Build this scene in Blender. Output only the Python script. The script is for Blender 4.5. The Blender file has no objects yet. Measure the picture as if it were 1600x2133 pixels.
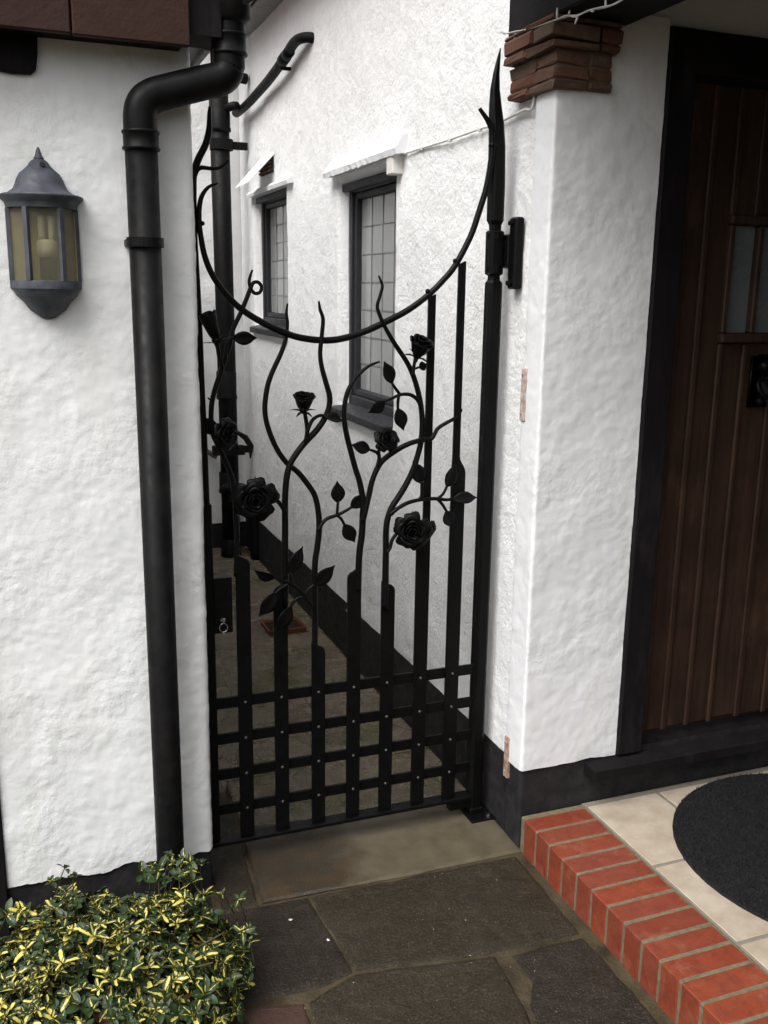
import bpy, math, random
from mathutils import Vector, Matrix, noise as mnoise

scene = bpy.context.scene
# ------------------------------------------------------------------ camera
cam_d = bpy.data.cameras.new('camera'); cam = bpy.data.objects.new('camera', cam_d); scene.collection.objects.link(cam)
cam_d.sensor_fit = 'HORIZONTAL'; cam_d.sensor_width = 36.0; cam_d.lens = 44.683
cam_d.clip_start = 0.05; cam_d.clip_end = 500
def aim(pitch, roll, yaw):
    sy, cy = math.sin(yaw), math.cos(yaw); sp, cp = math.sin(pitch), math.cos(pitch); sr, cr = math.sin(roll), math.cos(roll)
    f0 = Vector((sy, cy, 0)); r0 = Vector((cy, -sy, 0)); u0 = Vector((0, 0, 1))
    f = f0 * cp - u0 * sp; u = u0 * cp + f0 * sp
    r = r0 * cr + u * sr; u = u * cr - r0 * sr
    return Matrix(((r.x, u.x, -f.x, 0), (r.y, u.y, -f.y, 0), (r.z, u.z, -f.z, 0), (0, 0, 0, 1)))
cam.matrix_world = Matrix.Translation((0, 0, 1.69)) @ aim(math.radians(12.9618), math.radians(0.86567), math.radians(20.969))
scene.camera = cam
# ------------------------------------------------------------------ overcast daylight
SUN_EL, SUN_AZ = 55.0, 238.0           # degrees; azimuth clockwise from +Y
world = bpy.data.worlds.new('World'); scene.world = world; world.use_nodes = True
wt = world.node_tree; wt.nodes.clear()
wo = wt.nodes.new('ShaderNodeOutputWorld'); bg = wt.nodes.new('ShaderNodeBackground')
sky = wt.nodes.new('ShaderNodeTexSky'); sky.sky_type = 'NISHITA'; sky.sun_disc = False
sky.sun_elevation = math.radians(SUN_EL); sky.sun_rotation = math.radians(SUN_AZ)
sky.air_density = 1.0; sky.dust_density = 5.0; sky.ozone_density = 1.0
hs = wt.nodes.new('ShaderNodeHueSaturation'); hs.inputs['Saturation'].default_value = 0.18
wt.links.new(sky.outputs[0], hs.inputs['Color']); wt.links.new(hs.outputs[0], bg.inputs[0]); wt.links.new(bg.outputs[0], wo.inputs[0])
bg.inputs[1].default_value = 0.12
sun_d = bpy.data.lights.new('sun', 'SUN'); sun = bpy.data.objects.new('sun', sun_d); scene.collection.objects.link(sun)
sun_d.energy = 1.5; sun_d.angle = math.radians(45); sun_d.color = (1.0, 0.98, 0.95)
az, el = math.radians(SUN_AZ), math.radians(SUN_EL)
sd = Vector((math.sin(az) * math.cos(el), math.cos(az) * math.cos(el), math.sin(el)))
sun.rotation_euler = sd.to_track_quat('Z', 'Y').to_euler()
scene.view_settings.view_transform = 'Standard'; scene.view_settings.look = 'None'
scene.view_settings.gamma = 1.0; scene.view_settings.exposure = 0.90
scene.view_settings.use_curve_mapping = False
scene.render.engine = 'CYCLES'
scene.cycles.use_denoising = True
scene.cycles.max_bounces = 10; scene.cycles.diffuse_bounces = 6

# surveyed drawing of the gate and pipe runs, metres: (x, y, z[, radius])
DATA = {'stems': [[(0.5368, 2.56, 0.9034, 0.0075), (0.5396, 2.56, 0.9734, 0.0074), (0.541, 2.56, 1.0428, 0.0077), (0.5363, 2.56, 1.1458, 0.0076), (0.5267, 2.56, 1.199, 0.0073), (0.5029, 2.56, 1.2602, 0.0072), (0.4807, 2.56, 1.3124, 0.0072), (0.4783, 2.56, 1.3737, 0.0071), (0.4873, 2.56, 1.4212, 0.0071), (0.5082, 2.56, 1.481, 0.0068), (0.5302, 2.56, 1.5406, 0.0067), (0.5416, 2.56, 1.5872, 0.0064), (0.5631, 2.56, 1.63, 0.0064), (0.5807, 2.56, 1.6701, 0.0061), (0.5916, 2.56, 1.6964, 0.0057), (0.5996, 2.56, 1.7102, 0.0051), (0.6126, 2.56, 1.7117, 0.0048), (0.6216, 2.56, 1.6994, 0.0048), (0.6161, 2.56, 1.6856, 0.0048), (0.603, 2.56, 1.6829, 0.0048), (0.5928, 2.56, 1.6939, 0.0048), (0.588, 2.56, 1.7125, 0.0045), (0.5921, 2.56, 1.7299, 0.0038), (0.5975, 2.56, 1.7436, 0.0025)],
 [(0.6767, 2.554, 0.8051, 0.0097), (0.6781, 2.554, 0.9634, 0.0096), (0.6788, 2.554, 1.034, 0.0095), (0.6795, 2.554, 1.119, 0.0091), (0.6856, 2.554, 1.1848, 0.0091), (0.6999, 2.554, 1.2265, 0.0087), (0.7335, 2.554, 1.2713, 0.0088), (0.7771, 2.554, 1.3157, 0.0088), (0.8039, 2.554, 1.3582, 0.0084), (0.8108, 2.554, 1.3998, 0.0081), (0.7995, 2.554, 1.4429, 0.0074), (0.7869, 2.554, 1.4881, 0.0067), (0.7828, 2.554, 1.5263, 0.0063), (0.7869, 2.554, 1.5668, 0.006), (0.7911, 2.554, 1.6148, 0.0056), (0.7828, 2.554, 1.6418, 0.0046), (0.7787, 2.554, 1.6649, 0.0026)],
 [(0.7698, 2.566, 0.6263, 0.0093), (0.77, 2.566, 0.7618, 0.0092), (0.7702, 2.566, 0.909, 0.0091), (0.7776, 2.566, 0.9663, 0.0091), (0.7834, 2.566, 1.0233, 0.009), (0.7806, 2.566, 1.0734, 0.0086), (0.7706, 2.566, 1.1192, 0.0083), (0.7507, 2.566, 1.1526, 0.0082), (0.7211, 2.566, 1.1904, 0.0082), (0.6892, 2.566, 1.2181, 0.0078), (0.6632, 2.566, 1.2548, 0.0077), (0.6431, 2.566, 1.2988, 0.0077), (0.6301, 2.566, 1.3447, 0.0073), (0.628, 2.566, 1.3859, 0.0073), (0.6367, 2.566, 1.4383, 0.0072), (0.6521, 2.566, 1.4785, 0.0069), (0.6741, 2.566, 1.5225, 0.0066), (0.6866, 2.566, 1.5561, 0.0059), (0.6908, 2.566, 1.5742, 0.0052), (0.6938, 2.566, 1.6076, 0.0046), (0.6906, 2.566, 1.6306, 0.0042), (0.6942, 2.566, 1.6574, 0.0026)],
 [(0.9022, 2.56, 0.8245, 0.01), (0.9032, 2.56, 0.884, 0.01), (0.9057, 2.56, 0.9427, 0.0099), (0.9126, 2.56, 0.9977, 0.0099), (0.915, 2.56, 1.0599, 0.0098), (0.9145, 2.56, 1.1016, 0.0091), (0.9036, 2.56, 1.155, 0.0087), (0.8901, 2.56, 1.1952, 0.0083), (0.875, 2.56, 1.2491, 0.0083), (0.8624, 2.56, 1.2967, 0.0079), (0.8557, 2.56, 1.3436, 0.0075), (0.8577, 2.56, 1.3831, 0.0071), (0.8681, 2.56, 1.4208, 0.0068), (0.89, 2.56, 1.4555, 0.0058), (0.9207, 2.56, 1.4819, 0.0048), (0.9451, 2.56, 1.4938, 0.0037), (0.9611, 2.56, 1.4982, 0.0027)],
 [(0.9882, 2.554, 0.7572, 0.0109), (0.9865, 2.554, 0.8631, 0.0101), (0.9869, 2.554, 0.9375, 0.0096), (0.9859, 2.554, 0.9936, 0.0092), (0.9898, 2.554, 1.0357, 0.0092), (1.0028, 2.554, 1.0726, 0.0092), (1.0221, 2.554, 1.1004, 0.0092), (1.0473, 2.554, 1.1394, 0.0092), (1.0678, 2.554, 1.1801, 0.0088), (1.082, 2.554, 1.2238, 0.0085), (1.0917, 2.554, 1.2648, 0.0085), (1.0944, 2.554, 1.3171, 0.0081), (1.0891, 2.554, 1.3693, 0.008), (1.0773, 2.554, 1.4169, 0.008), (1.0612, 2.554, 1.4613, 0.0076), (1.0395, 2.554, 1.5005, 0.0072), (1.0047, 2.554, 1.5475, 0.0068), (0.9748, 2.554, 1.593, 0.0061), (0.9554, 2.554, 1.6313, 0.0054), (0.9494, 2.554, 1.6536, 0.005), (0.9569, 2.554, 1.6799, 0.0047), (0.9638, 2.554, 1.706, 0.0043), (0.9584, 2.554, 1.7228, 0.0037), (0.9525, 2.554, 1.7357, 0.0023)]],
 'branches': [[(0.9102, 2.546, 1.0403, 0.0084), (0.918, 2.546, 1.0714, 0.0084), (0.9281, 2.546, 1.115, 0.0084), (0.9399, 2.546, 1.1641, 0.0083), (0.9645, 2.546, 1.2109, 0.0083), (1.0072, 2.546, 1.2413, 0.008), (1.0497, 2.546, 1.2613, 0.0077), (1.0882, 2.546, 1.2704, 0.0074), (1.1187, 2.546, 1.2727, 0.0071), (1.1321, 2.546, 1.2885, 0.0063), (1.1404, 2.546, 1.3024, 0.006), (1.1622, 2.546, 1.3159, 0.0057), (1.1928, 2.546, 1.3305, 0.0053), (1.2221, 2.576, 1.3402, 0.005), (1.2202, 2.566, 1.3515, 0.0057)]],
 'arc': [(1.2475, 2.56, 2.1927, 0.0053), (1.2662, 2.56, 2.1728, 0.0067), (1.2804, 2.56, 2.155, 0.0081), (1.2889, 2.56, 2.134, 0.0084), (1.292, 2.56, 2.0986, 0.0088), (1.2893, 2.56, 2.0562, 0.0088), (1.2787, 2.56, 1.9885, 0.0089), (1.2573, 2.56, 1.9184, 0.0089), (1.2327, 2.56, 1.8491, 0.0089), (1.1884, 2.56, 1.7697, 0.0089), (1.151, 2.56, 1.7264, 0.0089), (1.1053, 2.56, 1.6843, 0.0089), (1.0469, 2.56, 1.6437, 0.0092), (0.985, 2.56, 1.6128, 0.0095), (0.9238, 2.56, 1.5861, 0.0094), (0.8629, 2.56, 1.5663, 0.0094), (0.8027, 2.56, 1.5586, 0.0093), (0.7325, 2.56, 1.5653, 0.0092), (0.6798, 2.56, 1.5809, 0.0091), (0.6281, 2.56, 1.6038, 0.0091), (0.5762, 2.56, 1.6338, 0.0086), (0.5431, 2.56, 1.661, 0.0083), (0.5108, 2.56, 1.6976, 0.0082), (0.4877, 2.56, 1.7339, 0.0081), (0.4725, 2.56, 1.7735, 0.0078), (0.4649, 2.56, 1.8117, 0.0074), (0.4604, 2.56, 1.8508, 0.0071), (0.4609, 2.56, 1.8898, 0.0068), (0.468, 2.56, 1.9225, 0.0061), (0.4858, 2.56, 1.9462, 0.0046), (0.5095, 2.56, 1.9567, 0.0025)],
 'stile': [(0.495, 2.562, 2.1402, 0.0036), (0.4932, 2.562, 2.1197, 0.0055), (0.4926, 2.562, 2.0946, 0.0073), (0.4896, 2.562, 2.0739, 0.0085), (0.4803, 2.562, 2.0458, 0.0088), (0.4623, 2.562, 2.0124, 0.0091), (0.4504, 2.562, 1.9794, 0.0095), (0.4471, 2.562, 1.9502, 0.0098), (0.4468, 2.562, 1.8976, 0.0086), (0.4471, 2.562, 1.8267, 0.008), (0.4496, 2.562, 1.7428, 0.0081), (0.4521, 2.562, 1.6576, 0.0082), (0.4539, 2.562, 1.5459, 0.0083), (0.4554, 2.562, 1.4192, 0.0083), (0.4577, 2.562, 1.3156, 0.0084), (0.4596, 2.562, 1.096, 0.0086)],
 'stile_twig': [(0.4525, 2.554, 1.9718, 0.0049), (0.4577, 2.554, 1.9847, 0.0055), (0.4689, 2.554, 1.9923, 0.0055), (0.4945, 2.554, 1.9914, 0.0049), (0.5155, 2.554, 1.9949, 0.0043), (0.5318, 2.554, 2.0063, 0.0037), (0.5382, 2.554, 2.016, 0.0025)],
 'twigs': [[(1.0874, 2.55, 1.367, 0.0063), (1.0748, 2.55, 1.3896, 0.0059), (1.0519, 2.55, 1.404, 0.0055), (1.0221, 2.55, 1.4047, 0.0048), (0.9985, 2.55, 1.3956, 0.0045), (0.9765, 2.55, 1.3879, 0.0041)],
 [(1.0221, 2.55, 1.4047, 0.0048), (1.0099, 2.55, 1.4187, 0.0048), (0.9963, 2.55, 1.4368, 0.0041)],
 [(1.0176, 2.55, 1.4034, 0.0048), (1.0151, 2.55, 1.3828, 0.0048), (1.0154, 2.55, 1.3634, 0.0042)],
 [(1.0563, 2.542, 1.4597, 0.0062), (1.0587, 2.542, 1.4829, 0.0055), (1.0639, 2.542, 1.5141, 0.0048)],
 [(1.0633, 2.542, 1.4787, 0.0034), (1.0736, 2.542, 1.4827, 0.0034)],
 [(0.7368, 2.546, 1.2778, 0.006), (0.7425, 2.546, 1.3046, 0.0067), (0.7412, 2.546, 1.3275, 0.006), (0.7352, 2.546, 1.3639, 0.006)],
 [(0.7413, 2.542, 1.3079, 0.006), (0.7483, 2.542, 1.3265, 0.006), (0.7595, 2.542, 1.3436, 0.0053), (0.7777, 2.542, 1.3531, 0.0047), (0.7931, 2.542, 1.3506, 0.004)],
 [(0.9513, 2.542, 1.1995, 0.0062), (0.9569, 2.542, 1.2217, 0.0062), (0.9551, 2.542, 1.2442, 0.0055), (0.9608, 2.542, 1.258, 0.0055)],
 [(0.9552, 2.542, 1.233, 0.0048), (0.9477, 2.542, 1.2418, 0.0048), (0.9293, 2.542, 1.2496, 0.0041)],
 [(0.7769, 2.554, 1.0196, 0.0069), (0.7884, 2.554, 1.0386, 0.0062), (0.8043, 2.554, 1.0531, 0.0055), (0.8304, 2.554, 1.0599, 0.0055), (0.8575, 2.554, 1.0708, 0.0049), (0.8786, 2.554, 1.0823, 0.0042)],
 [(0.8333, 2.554, 1.0582, 0.0049), (0.8347, 2.554, 1.0795, 0.0045), (0.8361, 2.554, 1.0993, 0.0042)],
 [(0.8348, 2.554, 1.0596, 0.0049), (0.8465, 2.554, 1.0487, 0.0045), (0.8569, 2.554, 1.0294, 0.0042)],
 [(0.9963, 2.544, 1.0535, 0.0071), (1.0067, 2.544, 1.0637, 0.0071), (1.0278, 2.544, 1.0761, 0.0064), (1.0528, 2.544, 1.0865, 0.0064), (1.0865, 2.544, 1.0926, 0.0061), (1.1167, 2.544, 1.0936, 0.0057), (1.1443, 2.544, 1.0919, 0.0057), (1.1748, 2.544, 1.087, 0.005), (1.2017, 2.544, 1.0883, 0.0043)],
 [(1.1448, 2.544, 1.0919, 0.005), (1.1632, 2.544, 1.1054, 0.0047), (1.1751, 2.544, 1.1282, 0.0043)],
 [(1.1448, 2.544, 1.0919, 0.005), (1.161, 2.544, 1.0747, 0.0047), (1.1776, 2.544, 1.0499, 0.0043)],
 [(1.0841, 2.544, 1.0928, 0.005), (1.0932, 2.544, 1.1024, 0.0057), (1.0942, 2.544, 1.1227, 0.0057), (1.0928, 2.544, 1.1459, 0.005)],
 [(0.9841, 2.539, 0.9417, 0.0057), (0.9931, 2.539, 0.9527, 0.0057), (1.0002, 2.539, 0.9771, 0.0057), (1.0136, 2.539, 0.9951, 0.0057)],
 [(0.676, 2.542, 1.0844, 0.0068), (0.6637, 2.542, 1.1046, 0.0061), (0.6486, 2.542, 1.1207, 0.006), (0.624, 2.542, 1.1304, 0.006)],
 [(0.7546, 2.534, 0.8004, 0.0056), (0.7445, 2.534, 0.8117, 0.0056), (0.7287, 2.534, 0.8337, 0.0055), (0.6989, 2.534, 0.867, 0.0052), (0.6594, 2.534, 0.888, 0.0048), (0.6399, 2.534, 0.8969, 0.0041)],
 [(0.733, 2.534, 0.8347, 0.0049), (0.7417, 2.534, 0.8527, 0.0045), (0.7591, 2.534, 0.864, 0.0042)],
 [(0.6819, 2.534, 0.8744, 0.0048), (0.6592, 2.534, 0.8623, 0.0048), (0.6422, 2.534, 0.8482, 0.0041)],
 [(0.7316, 2.534, 0.8305, 0.0049), (0.71, 2.534, 0.8283, 0.0048), (0.6957, 2.534, 0.8182, 0.0045), (0.687, 2.534, 0.8003, 0.0041)],
 [(0.6952, 2.536, 0.8682, 0.0048), (0.6896, 2.536, 0.8903, 0.0041), (0.6869, 2.536, 0.9077, 0.0034)],
 [(0.5086, 2.548, 1.4896, 0.0058), (0.5003, 2.548, 1.5213, 0.0057), (0.497, 2.548, 1.544, 0.0057), (0.4898, 2.548, 1.5615, 0.0063)],
 [(0.5177, 2.546, 1.515, 0.0051), (0.521, 2.546, 1.5465, 0.0051), (0.5291, 2.546, 1.564, 0.0045), (0.5421, 2.546, 1.5677, 0.0038)],
 [(0.4772, 2.55, 1.4045, 0.0026), (0.4721, 2.55, 1.4059, 0.0026), (0.4684, 2.55, 1.4099, 0.0019)],
 [(0.4832, 2.544, 1.3302, 0.0058), (0.4947, 2.544, 1.3207, 0.0058), (0.5063, 2.544, 1.3163, 0.0058)]],
 'leaves': [((0.9955, 2.548, 1.437), (0.971, 2.548, 1.5011), 0.0411, 0.25, 0.1, 0.2), ((0.9758, 2.548, 1.3868), (0.9265, 2.548, 1.3539), 0.0371, 0.3, 0.2, -0.2), ((1.0146, 2.548, 1.3665), (1.0339, 2.548, 1.299), 0.0401, 0.25, 0.1, 0.1), ((0.7906, 2.534, 1.3516), (0.8456, 2.534, 1.3377), 0.0335, 0.5, 0.25, -0.7), ((0.9293, 2.542, 1.2496), (0.8717, 2.542, 1.2673), 0.0372, 0.25, 0.1, 0.2), ((0.8361, 2.554, 1.0964), (0.8344, 2.554, 1.1614), 0.0429, 0.2, 0.1, 0), ((0.8784, 2.562, 1.0777), (0.924, 2.562, 1.1149), 0.0377, 0.2, 0.1, 0), ((0.8554, 2.554, 1.0323), (0.8898, 2.554, 0.9733), 0.0418, 0.25, 0.15, 0.2), ((1.196, 2.542, 1.0891), (1.2793, 2.542, 1.0891), 0.039, 0.4, 0.25, -0.5), ((1.178, 2.55, 1.1239), (1.2056, 2.55, 1.1941), 0.0475, 0.25, 0.1, 0.2), ((1.1787, 2.55, 1.0515), (1.1964, 2.55, 0.998), 0.0463, 0.2, 0.1, -0.2), ((1.0963, 2.55, 1.1403), (1.0669, 2.55, 1.2095), 0.047, 0.25, 0.1, 0.1), ((0.6841, 2.536, 0.9022), (0.7271, 2.536, 0.981), 0.0425, 0.2, 0.1, 0.1), ((0.7562, 2.534, 0.8614), (0.823, 2.534, 0.916), 0.0458, 0.25, 0.1, 0.1), ((0.6436, 2.532, 0.8943), (0.5816, 2.532, 0.9213), 0.0368, 0.5, 0.25, -0.6), ((0.6445, 2.532, 0.8514), (0.5946, 2.532, 0.7835), 0.0479, 0.3, 0.15, -0.1), ((0.6893, 2.532, 0.805), (0.646, 2.532, 0.7341), 0.0456, 0.3, 0.15, -0.2), ((0.5365, 2.544, 1.5666), (0.6053, 2.544, 1.5664), 0.0369, 0.3, 0.15, 0.1), ((1.0743, 2.54, 1.4814), (1.098, 2.54, 1.4921), 0.0275, 0.3, 0.1, 0), ((0.4815, 2.558, 1.3088), (0.4569, 2.558, 1.3578), 0.0442, 0.15, 0.0, 0.0)],
 'roses': [((0.5823, 2.509, 1.1371), 0.0605, (-0.12, -1, -0.08), 'open'), ((1.05, 2.509, 1.0113), 0.0564, (-0.3, -1, 0.05), 'open'), ((0.966, 2.514, 1.28), 0.0397, (0.12, -0.9, 0.42), 'open'), ((1.0655, 2.532, 1.5201), 0.0478, (0.12, -0.5, 0.85), 'cup'), ((0.73, 2.54, 1.3728), 0.0425, (-0.06, -0.35, 0.93), 'cup'), ((0.5061, 2.524, 1.3152), 0.0425, (0.5, -0.8, 0.1), 'open'), ((0.4922, 2.54, 1.5644), 0.043, (-0.35, -0.2, 0.9), 'bud')],
 'petals': [[(1.0702, 2.504, 0.9759, 0.0), (1.0946, 2.504, 0.9857, 0.0), (1.1155, 2.504, 1.0134, 0.0), (1.1179, 2.504, 1.0351, 0.0)],
 [(0.5306, 2.504, 1.3236), (0.5589, 2.504, 1.3044), (0.5742, 2.504, 1.2803), (0.571, 2.504, 1.2477)]],
 'waste': [(1.33, 4.6258, 2.8235), (1.33, 4.6824, 2.8482), (1.33, 4.7663, 2.8413), (1.33, 4.9622, 2.8065), (1.33, 5.2048, 2.7743), (1.33, 5.4712, 2.7509), (1.33, 5.765, 2.7326), (1.33, 6.0623, 2.7297), (1.33, 6.2568, 2.7403)],
 'cable': [(1.368, 3.4523, 2.1854), (1.368, 3.2491, 2.1833), (1.368, 3.0167, 2.1808), (1.368, 2.7991, 2.1823), (1.368, 2.7218, 2.1795), (1.368, 2.6547, 2.1829), (1.368, 2.6078, 2.1863), (1.36, 2.5, 2.19)],
 'lights': [(1.325, 2.5634, 2.3929), (1.325, 2.5101, 2.3846), (1.325, 2.4174, 2.3767), (1.325, 2.2947, 2.3653), (1.325, 2.2373, 2.3606), (1.325, 2.1926, 2.3521), (1.325, 2.1397, 2.35), (1.325, 2.0742, 2.3402), (1.325, 2.0204, 2.339), (1.325, 1.9483, 2.3431)],
 'downpipe': [(0.5107, 2.385, 2.3633), (0.5074, 2.385, 2.2114), (0.5003, 2.385, 2.1983), (0.483, 2.385, 2.1863), (0.3434, 2.385, 2.1372), (0.3159, 2.385, 2.1247), (0.3033, 2.385, 2.1042), (0.2992, 2.385, 2.0575)]}

# ------------------------------------------------------------------ helpers
coll = scene.collection
NZ = mnoise
R = math.radians
ORIG = {}                       # object name -> world origin of that object's local space

def tag(o, label=None, cat=None, group=None, kind=None):
    if label: o['label'] = label
    if cat: o['category'] = cat
    if group: o['group'] = group
    if kind: o['kind'] = kind
    return o

def thing(name, loc, label, cat, group=None, kind=None):
    o = bpy.data.objects.new(name, None)
    o.empty_display_size = 0.05
    coll.objects.link(o)
    o.location = loc
    ORIG[o.name] = Vector(loc)
    return tag(o, label, cat, group, kind)

def attach(o, parent, world=None):
    coll.objects.link(o)
    if world is None: world = Matrix.Identity(4)
    if parent is not None:
        o.parent = parent
        off = ORIG.get(parent.name, Vector((0, 0, 0)))
        o.matrix_basis = Matrix.Translation(-off) @ world
    else:
        o.matrix_basis = world
    ORIG[o.name] = world.to_translation() if world is not None else Vector((0, 0, 0))
    return o

class MB:
    """collects geometry for one mesh"""
    def __init__(s): s.v = []; s.f = []; s.m = []; s.mi = 0
    def add(s, verts, faces):
        b = len(s.v); s.v += [tuple(p) for p in verts]
        s.f += [tuple(b + i for i in f) for f in faces]; s.m += [s.mi] * len(faces)
    def box(s, x0, x1, y0, y1, z0, z1, c=0.0, jit=0.0, rnd=None):
        if c <= 0:
            V = [(x, y, z) for z in (z0, z1) for y in (y0, y1) for x in (x0, x1)]
            F = [(0, 2, 3, 1), (4, 5, 7, 6), (0, 1, 5, 4), (2, 6, 7, 3), (0, 4, 6, 2), (1, 3, 7, 5)]
        else:
            # chamfered box: 24 verts
            V = []; idx = {}
            X = (x0, x1); Y = (y0, y1); Z = (z0, z1)
            for i in (0, 1):
                for j in (0, 1):
                    for k in (0, 1):
                        sx = c if i == 0 else -c; sy = c if j == 0 else -c; sz = c if k == 0 else -c
                        idx[(i, j, k, 'x')] = len(V); V.append((X[i], Y[j] + sy, Z[k] + sz))
                        idx[(i, j, k, 'y')] = len(V); V.append((X[i] + sx, Y[j], Z[k] + sz))
                        idx[(i, j, k, 'z')] = len(V); V.append((X[i] + sx, Y[j] + sy, Z[k]))
            g = lambda i, j, k, a: idx[(i, j, k, a)]
            F = []
            for i in (0, 1):
                q = [g(i, 0, 0, 'x'), g(i, 1, 0, 'x'), g(i, 1, 1, 'x'), g(i, 0, 1, 'x')]; F.append(q if i else q[::-1])
                q = [g(0, i, 0, 'y'), g(1, i, 0, 'y'), g(1, i, 1, 'y'), g(0, i, 1, 'y')]; F.append(q[::-1] if i else q)
                q = [g(0, 0, i, 'z'), g(1, 0, i, 'z'), g(1, 1, i, 'z'), g(0, 1, i, 'z')]; F.append(q if i else q[::-1])
            for a in (0, 1):
                for b in (0, 1):
                    q = [g(0, a, b, 'y'), g(1, a, b, 'y'), g(1, a, b, 'z'), g(0, a, b, 'z')]; F.append(q if (a == b) else q[::-1])
                    q = [g(a, 0, b, 'x'), g(a, 1, b, 'x'), g(a, 1, b, 'z'), g(a, 0, b, 'z')]; F.append(q[::-1] if (a == b) else q)
                    q = [g(a, b, 0, 'x'), g(a, b, 1, 'x'), g(a, b, 1, 'y'), g(a, b, 0, 'y')]; F.append(q if (a == b) else q[::-1])
            for i in (0, 1):
                for j in (0, 1):
                    for k in (0, 1):
                        q = [g(i, j, k, 'x'), g(i, j, k, 'y'), g(i, j, k, 'z')]
                        F.append(q if (i + j + k) % 2 else q[::-1])
        if jit and rnd:
            V = [(x + rnd.uniform(-jit, jit), y + rnd.uniform(-jit, jit), z + rnd.uniform(-jit, jit)) for x, y, z in V]
        s.add(V, F)
    def tube(s, pts, radii, n=10, sub=4, cap=True, smooth_path=True):
        P = [Vector(p) for p in pts]; Rr = list(radii) if hasattr(radii, '__len__') else [radii] * len(P)
        if smooth_path and len(P) > 2:
            Q = []; q = []
            for i in range(len(P) - 1):
                p0 = P[max(i - 1, 0)]; p1 = P[i]; p2 = P[i + 1]; p3 = P[min(i + 2, len(P) - 1)]
                for k in range(sub):
                    t = k / sub; t2 = t * t; t3 = t2 * t
                    Q.append(0.5 * ((2 * p1) + (p2 - p0) * t + (2 * p0 - 5 * p1 + 4 * p2 - p3) * t2 + (3 * p1 - p0 - 3 * p2 + p3) * t3))
                    q.append(Rr[i] + (Rr[i + 1] - Rr[i]) * t)
            Q.append(P[-1]); q.append(Rr[-1]); P, Rr = Q, q
        T = []
        for i in range(len(P)):
            a = P[max(i - 1, 0)]; b = P[min(i + 1, len(P) - 1)]
            d = (b - a); T.append(d.normalized() if d.length > 1e-9 else Vector((0, 0, 1)))
        up = Vector((0, 1, 0)) if abs(T[0].y) < 0.9 else Vector((1, 0, 0))
        N = (up - T[0] * up.dot(T[0])).normalized()
        V = []; F = []
        for i in range(len(P)):
            N = (N - T[i] * N.dot(T[i])); N = N.normalized()
            B = T[i].cross(N)
            for k in range(n):
                a = 2 * math.pi * k / n
                V.append(P[i] + (N * math.cos(a) + B * math.sin(a)) * Rr[i])
        for i in range(len(P) - 1):
            for k in range(n):
                k2 = (k + 1) % n
                F.append((i * n + k, i * n + k2, (i + 1) * n + k2, (i + 1) * n + k))
        if cap:
            F.append(tuple(range(n - 1, -1, -1))); F.append(tuple((len(P) - 1) * n + k for k in range(n)))
        s.add(V, F)
    def cyl(s, a, b, r, n=16, r2=None):
        s.tube([a, b], [r, r if r2 is None else r2], n=n, smooth_path=False)
    def lathe(s, prof, cx, cy, n=24, a0=0.0, a1=2 * math.pi, close=False):
        V = []; F = []; full = abs(a1 - a0 - 2 * math.pi) < 1e-6
        m = n if full else n + 1
        for r, z in prof:
            for k in range(m):
                a = a0 + (a1 - a0) * k / n
                V.append((cx + r * math.cos(a), cy + r * math.sin(a), z))
        for i in range(len(prof) - 1):
            for k in range(n):
                k2 = (k + 1) % m
                F.append((i * m + k, i * m + k2, (i + 1) * m + k2, (i + 1) * m + k))
        s.add(V, F)
    def ball(s, c, r, n=10, sz=1.0):
        prof = [(max(r * math.sin(math.pi * i / 8), 1e-5), c[2] - r * sz * math.cos(math.pi * i / 8)) for i in range(9)]
        s.lathe(prof, c[0], c[1], n=n)
    def prism(s, poly, z0, z1):
        n = len(poly)
        V = [(x, y, z0) for x, y in poly] + [(x, y, z1) for x, y in poly]
        F = [tuple(range(n - 1, -1, -1)), tuple(range(n, 2 * n))] + [(i, (i + 1) % n, n + (i + 1) % n, n + i) for i in range(n)]
        s.add(V, F)
    def mesh(s, name, mats, smooth=False):
        me = bpy.data.meshes.new(name)
        me.from_pydata(s.v, [], s.f)
        for m in (mats if isinstance(mats, (list, tuple)) else [mats]): me.materials.append(m)
        if any(s.m): me.polygons.foreach_set('material_index', s.m)
        if smooth: me.polygons.foreach_set('use_smooth', [True] * len(s.f))
        me.update()
        return me
    def build(s, name, mats, parent=None, smooth=False, bevel=0.0, world=None):
        o = bpy.data.objects.new(name, s.mesh(name, mats, smooth))
        attach(o, parent, world)
        if bevel:
            b = o.modifiers.new('bevel', 'BEVEL'); b.width = bevel; b.segments = 2; b.limit_method = 'ANGLE'; b.angle_limit = R(40)
        return o

def smooth_by_angle(o, deg=40):
    me = o.data
    me.polygons.foreach_set('use_smooth', [True] * len(me.polygons))
    try: me.set_sharp_from_angle(angle=R(deg))
    except Exception: pass
    return o

# ------------------------------------------------------------------ materials
def nt(name):
    m = bpy.data.materials.new(name); m.use_nodes = True
    t = m.node_tree; t.nodes.clear()
    out = t.nodes.new('ShaderNodeOutputMaterial'); b = t.nodes.new('ShaderNodeBsdfPrincipled')
    t.links.new(b.outputs[0], out.inputs[0])
    return m, t, b

def node(t, kind, **kw):
    n = t.nodes.new(kind)
    for k, v in kw.items():
        if k in n.inputs: n.inputs[k].default_value = v
        else: setattr(n, k, v)
    return n

def coords(t, obj=False):
    if obj:
        return t.nodes.new('ShaderNodeTexCoord').outputs['Object']
    return t.nodes.new('ShaderNodeNewGeometry').outputs['Position']

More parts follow.
